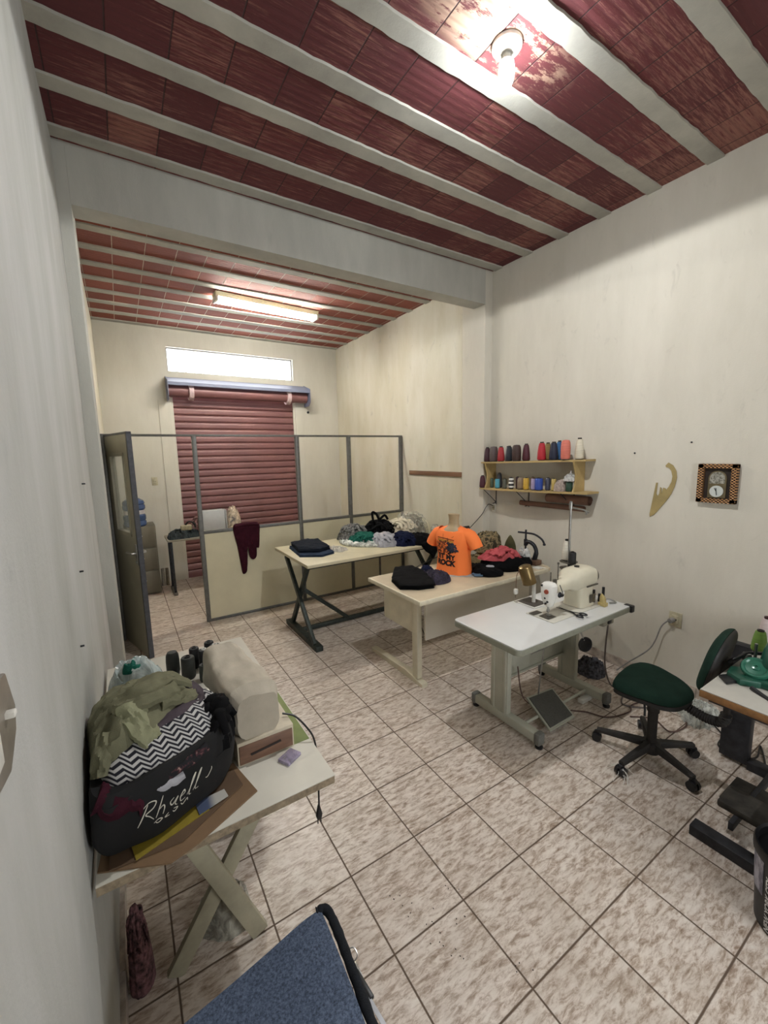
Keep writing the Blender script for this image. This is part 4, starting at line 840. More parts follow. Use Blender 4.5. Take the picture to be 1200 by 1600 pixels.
for x in (2.0, 2.735):
    b = BM(); bx(b, x-.02, x+.02, 1.69, 1.835, .09, ZS-.04, .006)
    for y in (1.715, 1.81): bx(b, x-.024, x+.024, y-.012, y+.012, .09, ZS-.04, .003)
    link('leg', b, M_GM, t)
    b = BM(); bx(b, x-.028, x+.028, 1.47, 1.97, .035, .095, .006); f = link('foot', b, M_GM, t)
    for y in (1.455, 1.985):
        b = BM(); bx(b, x-.031, x+.031, y-.02, y+.02, .025, .1, .01); link('foot_cap', b, M_RB, f)
        b = BM(); lathe(b, [(0, 0), (.022, 0), (.024, .012), (.012, .02), (.008, .036), (0, .036)], 16, loc=(x, y, 0)); link('levelling_pad', b, M_BP, f)
b = BM(); bx(b, 2.02, 2.715, 1.80, 1.815, .26, .47, .004); bx(b, 2.02, 2.715, 1.785, 1.815, .455, .47, .002); bx(b, 2.02, 2.715, 1.785, 1.815, .26, .275, .002); link('back_panel', b, M_GM, t)
b = BM(); bx(b, 1.83, 1.99, 1.40, 1.52, ZS-.085, ZS-.04, .006); link('drawer_rail', b, M_ST, t)
b = BM(); bx(b, 2.05, 2.2, 1.45, 1.62, ZS-.12, ZS-.04, .01); link('control_box', b, M_CRM, t)
b = BM(); bx(b, 2.50, 2.62, 1.375, 1.43, ZS-.085, ZS-.04, .006); sw = link('switch_box', b, plain('beige_grey_plastic', '#8f8b7c', .5), t)
b = BM(); bx(b, 2.545, 2.585, 1.37, 1.378, ZS-.075, ZS-.05, .002); link('rocker_switch', b, M_BP, sw)
b = BM(); tube(b, [(2.46, 1.56, ZS-.04), (2.47, 1.52, ZS-.13), (2.49, 1.495, .545)], .006, 8); link('knee_lift_rod', b, M_ST, t)
km = Matrix.Translation((2.50, 1.49, .515)) @ frame_to((-.35, -.93, .1)).to_4x4()
b = BM(); lathe(b, [(0, -.008), (.044, -.008), (.05, -.004), (.05, .004), (.044, .009), (.036, .006), (0, .006)], 32, km); link('knee_lift_pad', b, M_BP, t)
# treadle
b = BM(); TQ = [Vector(q) for q in ((2.215, 1.725, .115), (2.465, 1.70, .115), (2.395, 1.475, .045), (2.135, 1.475, .045))]
nrm = (TQ[1]-TQ[0]).cross(TQ[3]-TQ[0]).normalized(); nrm = -nrm if nrm.z < 0 else nrm
def slab(b, Q, t0, t1, ins=0.):
    c = sum(Q, Vector())/4; Q = [q.lerp(c, ins) for q in Q]; a = [b.verts.new(q+nrm*t0) for q in Q]; d = [b.verts.new(q+nrm*t1) for q in Q]
    b.faces.new(a[::-1]); b.faces.new(d)
    for i in range(4): b.faces.new((a[i], a[(i+1) % 4], d[(i+1) % 4], d[i]))
slab(b, TQ, -.012, 0); td = link('treadle', b, M_GM, t, sm=False)
b = BM(); slab(b, TQ, 0, .006, .12); link('rubber_mat', b, plain('dark_ribbed_rubber', '#55544f', .8, 0, .1, 90), td, sm=False)
b = BM(); cyl(b, (2.02, 1.6, .06), (2.715, 1.6, .06), .010); link('treadle_bar', b, M_GM, t)
b = BM(); cyl(b, (2.31, 1.70, .12), (2.33, 1.66, ZS-.06), .005); link('pitman_rod', b, M_ST, t)

t = thing('sewing_machine', 'cream industrial sewing machine set in the white sewing table', 'sewing machine', (2.4, 1.57, ZS))
b = BM(); bx(b, 2.12, 2.64, 1.47, 1.67, ZS+.0005, ZS+.006, .002); link('bed_plate', b, plain('pale_bed_enamel', '#cfccc0', .3, 0, .04), t)
b = BM(); bx(b, 2.135, 2.21, 1.515, 1.585, ZS+.008, ZS+.0105); bx(b, 2.12, 2.2, 1.61, 1.65, ZS+.008, ZS+.0105); link('needle_plate', b, M_PLT, t)
b = BM(); loft(b, [(ZS+.008, 2.535, 1.575, .085, .075), (ZS+.03, 2.535, 1.575, .082, .07), (ZS+.08, 2.53, 1.575, .078, .066), (ZS+.16, 2.53, 1.575, .085, .07)], axis='z', e=5); link('pillar', b, M_CRM, t)
b = BM(); loft(b, [(2.235, 1.565, .935, .02, .02), (2.245, 1.567, .935, .036, .035), (2.32, 1.57, .94, .042, .038), (2.38, 1.572, .945, .05, .046), (2.41, 1.575, .95, .072, .066), (2.44, 1.575, .955, .078, .072), (2.58, 1.575, .955, .08, .074), (2.63, 1.575, .952, .072, .066), (2.65, 1.575, .95, .05, .046), (2.655, 1.575, .95, .01, .01)], e=3); arm = link('arm', b, M_CRM, t)
b = BM(); cyl(b, (2.5, 1.575, 1.027), (2.5, 1.575, 1.036), .016); link('oil_cap', b, M_BP, t)
b = BM(); lathe(b, [(0, 0), (.045, 0), (.055, .006), (.055, .02), (.045, .026), (.02, .028), (0, .028)], 30, Matrix.Translation((2.655, 1.575, .945)) @ Matrix.Rotation(PI/2, 4, 'Y')); link('handwheel', b, M_PLT, t)
b = BM(); loft(b, [(.822, 2.2, 1.562, .012, .014), (.835, 2.198, 1.562, .024, .028), (.87, 2.195, 1.562, .033, .042), (.93, 2.195, 1.562, .038, .05), (.965, 2.198, 1.562, .037, .048), (.98, 2.2, 1.562, .026, .034), (.985, 2.2, 1.562, .006, .01)], axis='z', e=2.5); hd = link('head', b, plain('white_enamel', '#e6e4dd', .15, 0, .03), t)
b = BM(); cyl(b, (2.160, 1.553, .93), (2.152, 1.552, .93), .015, .014, 24); link('round_emblem', b, plain('rust_red_enamel', '#9a4630', .4), hd)
b = BM()
for y, z in ((1.565, .885), (1.548, .865), (1.562, .85), (1.59, .962)): cyl(b, (2.172, y, z), (2.160, y, z), .0065, n=12)
link('face_screw', b, M_BP, hd)
b = BM(); cyl(b, (2.19, 1.56, .83), (2.19, 1.56, ZS+.035), .006); cyl(b, (2.19, 1.56, .80), (2.19, 1.56, ZS+.012), .0022); cyl(b, (2.2, 1.568, .83), (2.2, 1.568, ZS+.025), .005); bx(b, 2.175, 2.205, 1.54, 1.57, ZS+.011, ZS+.018, .003); bx(b, 2.184, 2.198, 1.552, 1.568, ZS+.03, ZS+.05, .002); link('needle_bar', b, M_ST, t)
b = BM(); cyl(b, (2.22, 1.57, .96), (2.22, 1.57, 1.04), .004); link('presser_dial', b, M_PLT, t)
b = BM(); cyl(b, (2.3, 1.575, .975), (2.3, 1.575, 1.08), .0035); lathe(b, [(0, 0), (.007, 0), (.007, .012), (0, .012)], 10, loc=(2.3, 1.575, 1.078)); link('thread_guide', b, M_PLT, t)
b = BM(); bx(b, 2.215, 2.245, 1.54, 1.555, .97, 1.0, .003); link('guide_plate', b, M_PLT, t)
b = BM(); lathe(b, [(0, 0), (.018, 0), (.018, .006), (.01, .01), (.01, .02), (0, .02)], 20, Matrix.Translation((2.25, 1.525, .90)) @ Matrix.Rotation(PI/2, 4, 'X')); tube(b, smooth([(2.235, 1.515, .97), (2.24, 1.50, .93), (2.26, 1.505, .895), (2.28, 1.515, .9)], 5), .0025, 6); link('tension_disc', b, M_DK, t)
b = BM(); bx(b, 2.545, 2.605, 1.497, 1.502, ZS+.03, ZS+.085, .001); bx(b, 2.5, 2.62, 1.492, 1.5, .905, .915, .001); link('name_plate', b, M_PLT, t)
# things on the sewing table
t = thing('desk_lamp', 'brass coloured can shade lamp on a white post at the back of the sewing table', 'lamp', (2.31, 1.77, ZS))
b = BM(); bx(b, 2.228, 2.39, 1.69, 1.862, ZS+.0005, ZS+.006, .002); base = link('base_plate', b, M_WP, t)
b = BM(); bx(b, 2.24, 2.375, 1.70, 1.845, ZS+.006, ZS+.0085, .001); link('rubber_pad', b, plain('dark_taupe_rubber', '#4d4740', .8), base)
b = BM(); cyl(b, (2.315, 1.765, ZS+.008), (2.315, 1.765, .935), .0125); link('post', b, M_WP, t)
SA = Vector((.3*.845, -.3*.534, -.95)).normalized(); sc = Vector((2.272, 1.79, .965))
lm = Matrix.Translation(sc) @ frame_to(SA).to_4x4()
b = BM(); lathe(b, [(0, -.066), (.03, -.066), (.042, -.058), (.043, -.05), (.046, -.046), (.046, .06), (.048, .064), (.044, .064), (.043, -.04), (0, -.045)], 32, lm); link('lamp_shade', b, plain('tarnished_brass', '#86724e', .3, .85, .12, 12), t)
b = BM(); lathe(b, [(0, .058), (.02, .05), (.025, .03), (.015, 0), (0, 0)], 16, lm); link('bulb', b, M_WP, t)
t = thing('hanging_plug', 'small white plug dangling on a cord beside the brass lamp shade', 'plug', (2.212, 1.832, .83))
b = BM(); tube(b, smooth([(2.245, 1.81, 1.0), (2.218, 1.828, .97), (2.212, 1.832, .9), (2.213, 1.832, .865)], 5), .002, 6); tube(b, [(2.212, 1.832, .845), (2.212, 1.832, .80)], .0018, 6); link('cord', b, plain('brown_cord', '#6b4630', .7), t)
b = BM(); bx(b, 2.198, 2.226, 1.82, 1.844, .825, .865, .008); link('plug_body', b, M_WP, t)
t = thing('thread_stand', 'tall grey thread stand pole rising from the back of the sewing table', 'thread stand', (2.66, 1.74, ZS))
b = BM(); cyl(b, (2.66, 1.74, ZS), (2.66, 1.74, 1.40), .008); lathe(b, [(0, 0), (.022, 0), (.02, .012), (.01, .016), (0, .016)], 16, loc=(2.66, 1.74, ZS)); link('pole', b, M_ST, t)
b = BM(); lathe(b, [(0, 0), (.012, 0), (.012, .04), (.008, .055), (0, .055)], 14, loc=(2.66, 1.74, 1.385)); tube(b, [(2.66, 1.74, 1.395), (2.74, 1.69, 1.375), (2.77, 1.67, 1.355)], .006, 8); tube(b, [(2.72, 1.66, 1.352), (2.79, 1.70, 1.358)], .007, 8); link('top_arm', b, M_ST, t)
for z in (1.0, .952):
    b = BM(); lathe(b, [(0, 0), (.058, 0), (.062, .004), (.058, .006), (0, .004)], 32, loc=(2.66, 1.74, z)); link('spool_disc', b, M_PLT, t)
cone(2.672, 1.765, 1.006, .155, .034, '#d9d4c5', 'white thread cone with black top on the thread stand', 'cone', '#141414', 'thread cones on the thread stand')
cone(2.64, 1.70, .958, .13, .026, '#131315', 'narrow black thread cone in front of the white one on the stand', 'tube', '#141414', 'thread cones on the thread stand')
t = thing('scissors', 'long steel scissors lying across the bed of the cream sewing machine', 'scissors', (2.34, 1.5, ZS+.009))
for s in (-1, 1):
    b = BM(); mm = Matrix.Translation((2.345, 1.49, ZS+.0135+.002*s)) @ Matrix.Rotation(math.radians(7*s), 4, 'Z'); prism(b, [(-.006, .0), (.006, 0), (.002, .11), (-.001, .112)], .0022, mm); prism(b, [(-.006, 0), (.006, 0), (.012*s+.004, -.04), (.012*s-.004, -.04)], .0022, mm)
    tube(b, [mm @ Vector((.012*s+.014*math.cos(a), -.06+.023*math.sin(a), .001)) for a in [i*2*PI/20 for i in range(21)]], .0045, 8); link('blade', b, M_DK, t)
b = BM(); bx(b, 2.62, 2.66, 1.44, 1.49, ZS, ZS+.025, .004); loft(b, [(ZS+.025, 2.64, 1.465, .017, .02), (ZS+.06, 2.638, 1.468, .015, .017), (ZS+.085, 2.63, 1.47, .004, .004)], axis='z'); single('oil_bottle', b, plain('yellowed_bottle', '#bda96f', .4), 'small yellowed oil bottle at the foot of the sewing machine', 'bottle')
for i, (x, y, h, w) in enumerate(((2.665, 1.545, .085, 'left'), (2.70, 1.525, .055, 'middle'), (2.755, 1.53, .09, 'right'))):
    b = BM(); cyl(b, (x, y, ZS), (x, y, ZS+.02), .010); cyl(b, (x, y, ZS+.02), (x, y, ZS+h), .009); single('screwdriver', b, M_BP, '%s of three black handled tools standing beside the machine' % w, 'tool', 'black handled tools by the machine')
b = BM(); tube(b, smooth([(2.70, 1.50, ZS+.006), (2.76, 1.50, ZS+.012), (2.80-.03, 1.46, ZS+.006), (2.75, 1.44, ZS+.006), (2.71, 1.46, ZS+.007)], 6), .005, 6); single('steel_chain', b, M_ST, 'loose steel bits at the right end of the sewing table', 'metal part')
b = BM(); tube(b, smooth([(2.6, 1.40, ZS-.085), (2.62, 1.42, .5), (2.72, 1.47, .3), (2.9, 1.52, .08), (3.0, 1.48, .006), (2.85, 1.40, .006), (2.95, 1.28, .006), (3.1, 1.2, .006)], 8), .0055, 8); single('power_cable', b, plain('grey_brown_cable', '#6d6460', .6), 'grey cable dropping from the sewing table switch to the floor', 'cable')
M_CC = plain('brown_cable', '#5e4740', .6)
for nm, pts, lab in (('floor_cable', [(2.15, 1.75, .35), (2.2, 1.72, .1), (2.42, 1.62, .006), (2.55, 1.5, .006), (2.62, 1.38, .006), (2.8, 1.33, .006), (2.9, 1.36, .006), (3.1, 1.3, .006), (3.2, 1.2, .006)], 'brown cable snaking over the floor from the sewing table to the wall'),
 ('floor_cable', [(2.75, 1.3, .006), (2.85, 1.2, .006), (2.8, 1.08, .006), (2.95, 1.05, .006), (3.1, 1.12, .006), (3.22, 1.05, .006)], 'looped brown cable on the floor behind the green chair'),
 ('floor_cable', [(3.2, 1.1, .007), (3.05, .9, .007), (2.9, .86, .007), (2.86, .78, .007), (2.95, .7, .007), (3.1, .72, .007), (2.9, .64, .007), (2.75, .6, .007)], 'dark looped cable on the floor by the rear leg of the overlock table')):
    b = BM(); tube(b, smooth(pts, 8), .0045, 8); single(nm, b, M_CC if 'brown' in lab else M_BP, lab, 'cable', 'loose cables on the floor')
b = BM(); bx(b, 2.62, 2.80, 1.56, 1.60, 0, .03, .004); single('power_strip', b, M_WP, 'white power strip on the floor under the sewing table', 'power strip')
b = BM(); blob(b, [(2.98, 1.82), (3.0, 1.7), (3.12, 1.68), (3.14, 1.8), (3.06, 1.88)], 0, .12, 7, .03, 16, jit=.2); single('cloth_scraps', b, plain('black_white_scraps', '#4a4a50', .9, 0, .9, 45), 'black and white cloth scraps on the floor behind the sewing table', 'cloth')
b = BM(); blob(b, [(2.98, 1.02), (3.1, .94), (3.24, .98), (3.26, 1.1), (3.1, 1.16)], .0, .08, 11, .025, 16, jit=.2); single('white_plastic_bag', b, clear('white_bag_film', '#cfd3cb', .55, .25), 'white plastic bag on the floor behind the chair backrest arm', 'bag')

# ------------------------------------------------------------ swivel chair
M_GF = cloth('bottle_green_fabric', '#1b3128', .12); M_CH = plain('dusty_black_plastic', '#262321', .6, 0, .25, 14)
t = thing('swivel_chair', 'bottle green swivel chair on a five star black base with castors', 'chair', (2.46, 1.04, 0))
so_ = [(2.281, 1.185), (2.40, 1.215), (2.55, 1.225), (2.64, 1.19), (2.66, 1.12), (2.63, 1.02), (2.60, .95), (2.545, .885), (2.48, .86), (2.40, .862), (2.33, .88), (2.285, .93), (2.265, 1.0), (2.245, 1.08), (2.245, 1.15)]
b = BM(); blob(b, so_, .455, .042, 1, .0015, 5, dome=9, rings=22); link('seat', b, M_GF, t)
b = BM(); blob(b, [(2.46+(x-2.46)*.97, 1.04+(y-1.04)*.97) for x, y in so_], .425, .028, 1, 0, 5, dome=20, rings=6); link('seat_shell', b, M_CH, t)
b = BM(); cyl(b, (2.46, 1.04, .30), (2.46, 1.04, .425), .032); cyl(b, (2.46, 1.04, .08), (2.46, 1.04, .30), .026); lathe(b, [(0, .05), (.045, .05), (.05, .06), (.05, .105), (.035, .115), (0, .115)], 24, loc=(2.46, 1.04, 0)); link('gas_column', b, M_CH, t)
for (x, y) in ((2.355, 1.30), (2.19, 1.065), (2.40, .80), (2.68, .91), (2.70, 1.2)):
    d = Vector((x-2.46, y-1.04, 0)); L = d.length; d.normalize(); s = Vector((-d.y, d.x, 0)); c0 = Vector((2.46, 1.04, 0))
    b = BM(); pr = [(.03, .095, .022, .02), (L*.5, .088, .019, .016), (L, .075, .015, .011)]; rs = []
    for a, z, w, hh in pr:
        p = c0+d*a; rs.append([b.verts.new(p+s*u*w+Vector((0, 0, z+v*hh))) for u, v in ((-1, -1), (1, -1), (1, .4), (.6, 1), (-.6, 1), (-1, .4))])
    for p, q in zip(rs, rs[1:]):
        for k in range(6): b.faces.new((p[k], p[(k+1) % 6], q[(k+1) % 6], q[k]))
    b.faces.new(rs[0][::-1]); b.faces.new(rs[-1]); leg = link('base_arm', b, M_CH, t)
    b = BM(); e = c0+d*L
    for q in (-1, 1):
        cyl(b, e+s*(.006*q)+Vector((0, 0, .027)), e+s*(.024*q)+Vector((0, 0, .027)), .027, .025, 20)
    cyl(b, e+Vector((0, 0, .03)), e+Vector((0, 0, .07)), .007); tube(b, [e-s*.01+Vector((0, 0, .05)), e+s*.01+Vector((0, 0, .05))], .018, 12); link('castor', b, M_BP, leg)
b = BM(); A = smooth([(2.46, .93, .425), (2.465, .86, .405), (2.455, .78, .40), (2.44, .715, .43), (2.43, .70, .52), (2.425, .705, .66)], 12)
tube(b, A, [(.026 if i % 2 else .021) if i < 44 else .014 for i in range(len(A))], 14); link('bellows_arm', b, M_CH, t)
bm_ = Matrix.Translation((2.42, .745, .755)) @ Matrix.Rotation(math.radians(6), 4, 'Z') @ Matrix.Rotation(math.radians(12), 4, 'X')
PBK = [(-.185, -.08), (-.19, .02), (-.17, .09), (-.1, .14), (0, .15), (.1, .14), (.17, .09), (.19, .02), (.185, -.08), (.15, -.13), (0, -.145), (-.15, -.13)]
b = BM(); blob(b, PBK, 0, .042, 2, .001, 5, dome=6, mat=bm_ @ Matrix(((1, 0, 0, 0), (0, 0, 1, 0), (0, 1, 0, 0), (0, 0, 0, 1)))); link('backrest', b, M_GF, t)
b = BM(); blob(b, [(x*.98, y*.98) for x, y in PBK], 0, .022, 2, .0, 5, dome=8, mat=bm_ @ Matrix(((1, 0, 0, 0), (0, 0, -1, 0), (0, 1, 0, 0), (0, 0, 0, 1)))); bx(b, -.03, .03, -.05, -.01, -.12, .02, .006, bm_); link('backrest_shell', b, M_CH, t)
b = BM(); tube(b, [(2.30, 1.02, .43), (2.27, 1.0, .40), (2.26, .995, .37)], .006, 8); link('height_lever', b, M_BP, t)
b = BM(); R_ = random.Random(5)
for i in range(14):
    a = R_.uniform(0, 2*PI); q = Vector((2.19, 1.065, .02)); tube(b, smooth([q+Vector((.02*math.cos(a), .02*math.sin(a), R_.uniform(0, .04))), q+Vector((.045*math.cos(a+.4), .045*math.sin(a+.4), R_.uniform(.0, .03))), q+Vector((.075*math.cos(a+.2), .075*math.sin(a+.2), -.017))], 4), .0012, 5)
single('thread_tangle', b, M_WP, 'white thread strands caught on the nearest castor of the green chair', 'thread')

# ------------------------------------------------------------ overlock table at the right
t = thing('overlock_table', 'grey topped sewing table with raw wood edge on dark steel legs at the right edge', 'table', (2.6, .4, 0))
b = BM(); bx(b, 2.035, 3.15, .10, .685, ZS-.004, ZS, .001); link('tabletop', b, plain('grey_white_laminate', '#b7b4ab', .4, 0, .06, 8), t)
b = BM(); bx(b, 2.033, 3.152, .098, .687, ZS-.035, ZS-.0045, .002); link('plywood_core', b, plain('raw_plywood', '#8a6238', .7, 0, .2, 20), t)
M_DS = plain('dusty_dark_steel', '#343438', .6, .3, .3, 14)
b = BM(); bx(b, 2.06, 3.12, .13, .66, ZS-.055, ZS-.036); link('under_frame', b, M_DS, t)
for x in (2.13, 2.84):
    b = BM(); bx(b, x-.03, x+.03, .28 if x < 2.5 else .70, .43 if x < 2.5 else .83, .02 if x > 2.5 else .05, ZS-.055, .004); link('leg', b, M_DS, t)
    b = BM(); bx(b, x-.035, x+.03, .12, .70, .0, .05, .004); link('foot', b, M_DS, t)
b = BM(); bx(b, 2.70, 2.80, .70, .83, .30, ZS-.055) if 0 else bx(b, 2.16, 2.81, .56, .58, .09, .13, .003); link('cross_bar', b, M_DS, t)
b = BM(); bx(b, 2.30, 2.52, .42, .66, .10, .125, .004, Matrix.Translation((0, 0, 0))); bx(b, 2.22, 2.38, .40, .645, .125, .16, .01); link('treadle', b, plain('worn_treadle', '#3b3731', .7, .2, .3, 14), t)
M_GR = plain('machine_green_enamel', '#1f5040', .3, .1, .12, 14)
t = thing('overlock_machine', 'dark green overlock machine on the right hand table', 'sewing machine', (2.35, .5, ZS))
b = BM(); bx(b, 2.24, 2.60, .30, .60, ZS, ZS+.035, .01); prism(b, [(2.20, .60), (2.24, .66), (2.31, .67), (2.36, .62), (2.34, .56), (2.24, .54)], .03, Matrix.Translation((0, 0, ZS)), .006); link('machine_base', b, M_GR, t)
b = BM(); loft(b, [(ZS+.03, 2.42, .47, .13, .12), (ZS+.08, 2.42, .47, .13, .115), (ZS+.13, 2.43, .47, .12, .11), (ZS+.2, 2.45, .48, .10, .08), (ZS+.235, 2.46, .48, .06, .05), (ZS+.24, 2.46, .48, .02, .02)], axis='z', e=3.5); link('machine_body', b, M_GR, t)
wm = Matrix.Translation((2.29, .575, ZS+.065)) @ frame_to((-.55, -.05, .83)).to_4x4()
b = BM(); lathe(b, [(0, -.02), (.04, -.02), (.052, -.012), (.054, .0), (.05, .008), (.042, .008), (.036, .003), (.016, .004), (.014, .010), (.007, .011), (.006, .006), (0, .006)], 36, wm); link('handwheel', b, plain('bright_green_enamel', '#2c6450', .22, .1, .08), t)
b = BM(); prism(b, [(2.16, .635), (2.21, .68), (2.25, .66), (2.22, .61)], .012, Matrix.Translation((0, 0, ZS+.001)), .003); tube(b, smooth([(2.34, .69, ZS+.03), (2.37, .665, ZS+.05), (2.44, .65, ZS+.06), (2.5, .6, ZS+.06)], 5), .009, 8); tube(b, smooth([(2.2, .56, ZS+.01), (2.17, .5, ZS+.0), (2.14, .46, ZS+.006)], 5), .010, 8); link('looper_cover', b, M_BP, t)
b = BM(); lathe(b, [(0, 0), (.02, 0), (.022, .01), (.016, .03), (0, .034)], 18, loc=(2.44, .65, ZS+.03)); cyl(b, (2.44, .62, ZS+.05), (2.44, .62, ZS+.12), .006); link('tension_knob', b, M_ST, t)
cone(2.66, .665, ZS, .115, .033, '#6d8f3a', 'light green thread cone behind the green overlock machine', 'cone', '#241c1a', 'thread cones on the overlock table')
cone(2.79, .675, ZS, .15, .034, '#c9b9b6', 'pale pink thread cone with dark core at the back of the overlock table', 'cone', '#3a1a1a', 'thread cones on the overlock table')
cone(2.86, .63, ZS, .12, .034, '#8f4a55', 'rose thread cone furthest right on the overlock table', 'cone', '#3a1a1a', 'thread cones on the overlock table')
# bin
t = thing('waste_bin', 'black waste bin with a grey city picture and white lettering', 'bin', (1.965, .305, 0))
L = (1.965, .305, 0); b = BM(); lathe(b, [(0, 0), (.108, 0), (.115, .006), (.132, .30), (.128, .30), (.112, .01), (0, .01)], 48, loc=L); bb = link('bin_body', b, M_BP, t)
b = BM(); lathe(b, [(.130, .285), (.138, .29), (.139, .315), (.134, .325), (.126, .318), (.126, .29)], 48, loc=L); link('rim', b, plain('black_liner', '#0d0d0f', .35), t)
kc = N('grey_city_picture'); kc.col(kc.ramp(kc.noise(kc.map(kc.pos(), (40, 40, 12)), 1, 4, .7), [(.4, srgb('#5a5866')), (.6, srgb('#a5a3ae'))])); kc.rough(.5)
b = BM(); n = 14
for i in range(n):
    a0, a1 = [math.radians(98+44*j/n) for j in (i, i+1)]
    def q(a, z): r = .1155+(z/.3)*.0170+.0008; return b.verts.new((L[0]+r*math.cos(a), L[1]+r*math.sin(a), z))
    b.faces.new((q(a0, .14), q(a1, .14), q(a1, .28), q(a0, .28)))
link('picture_band', b, kc.m, t)
q = text_mesh('NEW YORK CITY', .029, 0, 0, .0008); q.transform(Matrix.Rotation(PI/2, 4, 'Z')); b = q
for v in b.verts:
    z = .125+v.co.y; a = math.radians(153)+v.co.x/.126; r = .1155+(z/.3)*.0170+.0015; v.co = Vector((L[0]+r*math.cos(a), L[1]+r*math.sin(a), z))
link('lettering', b, plain('white_print', '#d8d8d8', .6), t, sm=False)
# light switch box on the near left wall
t = thing('switch_box', 'grey plastic switch box with a bright clip at the left edge of the picture', 'switch', (XL, .68, 1.48))
b = BM(); prism(b, [(.56, 1.43), (.65, 1.415), (.70, 1.445), (.712, 1.475), (.69, 1.53), (.56, 1.55)], .012, Matrix(((0, 0, 1, XL-.002), (1, 0, 0, 0), (0, 1, 0, 0), (0, 0, 0, 1))), .003); link('back_plate', b, plain('smoky_grey_plastic', '#7f776c', .35), t)
b = BM(); bx(b, XL+.008, XL+.014, .56, .615, 1.45, 1.54, .003); link('front_plate', b, M_WP, t)
b = BM(); bx(b, XL+.008, XL+.020, .655, .668, 1.482, 1.49, .002); link('clip', b, M_WP, t)

# ------------------------------------------------------------ white trestle table at the left
ZL = .76
M_TW = plain('white_table_laminate', '#d3cfc2', .3, 0, .04, 5); M_TE = plain('raw_chipboard_edge', '#9a8a72', .8, 0, .2, 60); M_TG = plain('putty_painted_wood', '#a8a38d', .65, 0, .1, 10)
t = thing('trestle_table', 'long white table on putty coloured X legs along the left wall', 'table', (.18, 1.77, 0))
b = BM(); bx(b, -.148, .502, 1.132, 2.395, ZL-.004, ZL, .001); link('tabletop', b, M_TW, t)
b = BM(); bx(b, -.148, .50, 1.134, 2.393, ZL-.03, ZL-.0045); link('chipboard_edge', b, M_TE, t)
for y in (1.42, 2.15):
    for (xa, xb, dy) in ((.0, .286, -.012), (.455, -.002, .014)):
        b = BM(); p0 = Vector((xa, y+dy, ZL-.032)); p1 = Vector((xb, y+dy, .008)); d = p1-p0; xx = Vector((1, 0, 0)); xx = (xx-d.normalized()*xx.dot(d.normalized())).normalized(); yy = d.normalized().cross(xx)
        mm = Matrix((xx, yy, d.normalized())).transposed().to_4x4(); mm.translation = p0; bx(b, -.03, .03, -.012, .012, 0, d.length, .002, mm); link('leg', b, M_TG, t)
b = BM(); bx(b, -.02, .44, 1.39, 1.45, ZL-.062, ZL-.031, .002); bx(b, -.02, .44, 2.12, 2.18, ZL-.062, ZL-.031, .002); bx(b, .2, .24, 1.45, 2.12, ZL-.07, ZL-.031, .002); link('under_rail', b, M_TG, t)
# dark tubes of thread at the back
tub = [(.127, 2.15, .118, .030, '#1c201c', 'dome', 'tallest dark green thread cone at the left of the group on the white table'),
 (.185, 2.07, .112, .031, '#20241f', 'tube', 'wide dark green thread cone right of the tallest one'),
 (.225, 2.16, .11, .024, '#121315', 'tube', 'black thread cone at the back left of the group'),
 (.262, 2.10, .115, .026, '#15161a', 'tube', 'black thread cone with a white core in the middle of the group'),
 (.318, 2.13, .112, .026, '#16171b', 'tube', 'black thread cone with a white core at the right of the group'),
 (.300, 2.19, .11, .024, '#101113', 'tube', 'black thread cone at the back right of the group'),
 (.245, 2.00, .085, .023, '#252a24', 'tube', 'short dark green spool at the front of the group')]
for x, y, h, r, c, k, l in tub: cone(x, y, ZL, h, r, c, l, k, '#d0ccc2' if 'white core' in l else '#1b1b1b', 'dark thread cones on the white table')
# covered machine
t = thing('covered_machine', 'portable sewing machine under a cream dust cover on a wooden base', 'sewing machine', (.33, 1.55, ZL))
b = BM(); bx(b, .243, .44, 1.342, 1.78, ZL, ZL+.085, .003); bs_ = link('wooden_base', b, plain('pale_base_laminate', '#c6bba5', .5, 0, .05), t)
b = BM(); bx(b, .249, .434, 1.338, 1.343, ZL+.006, ZL+.072, .001); link('front_panel', b, plain('walnut_veneer', '#7a5a48', .5, 0, .15, 8, 0, 200, (1, 1, 6)), bs_)
b = BM(); tube(b, [(.285, 1.3375, ZL+.035), (.39, 1.3375, ZL+.045)], .009, 12, True, .25); link('slot_handle', b, plain('dark_slot', '#2b211c', .8), bs_)
b = BM(); secs = []
for i in range(13):
    u = i/12; y = 1.352+u*.40; zt = 1.012+.03*math.sin(u*PI*.5)-(.03 if i == 0 else 0)-(.02 if i == 12 else 0); zb = ZL+.086+.03*u
    secs.append((y, .322-.055*u, (zt+zb)/2, (.088 if 0 < i < 12 else .07)*(1-.22*u), (zt-zb)/2))
loft(b, secs, 90, 4.5, 'y', None, .012, 4)
bmesh.ops.subdivide_edges(b, edges=list(b.edges), cuts=1, use_grid_fill=True)
for v in b.verts: v.co += Vector((.006*fold(v.co+Vector((3, 0, 0)), 7), .003*fold(v.co, 9), .007*fold(v.co+Vector((0, 5, 0)), 6)))
link('dust_cover', b, cloth('cream_cotton_cover', '#b9b0a0', .06, .3, 250), t)
b = BM(); tube(b, smooth([(.42, 1.40, ZL+.10), (.46, 1.38, ZL+.085), (.49, 1.34, ZL+.05), (.507, 1.32, ZL+.01), (.512, 1.31, ZL-.06), (.508, 1.30, .6), (.506, 1.30, .50)], 8), .0035, 8); loft(b, [(.46, .505, 1.30, .009, .006), (.475, .505, 1.30, .013, .008), (.50, .505, 1.30, .007, .006), (.515, .505, 1.30, .004, .004)], axis='z'); cyl(b, (.499, 1.30, .462), (.499, 1.30, .44), .002); cyl(b, (.511, 1.30, .462), (.511, 1.30, .44), .002)
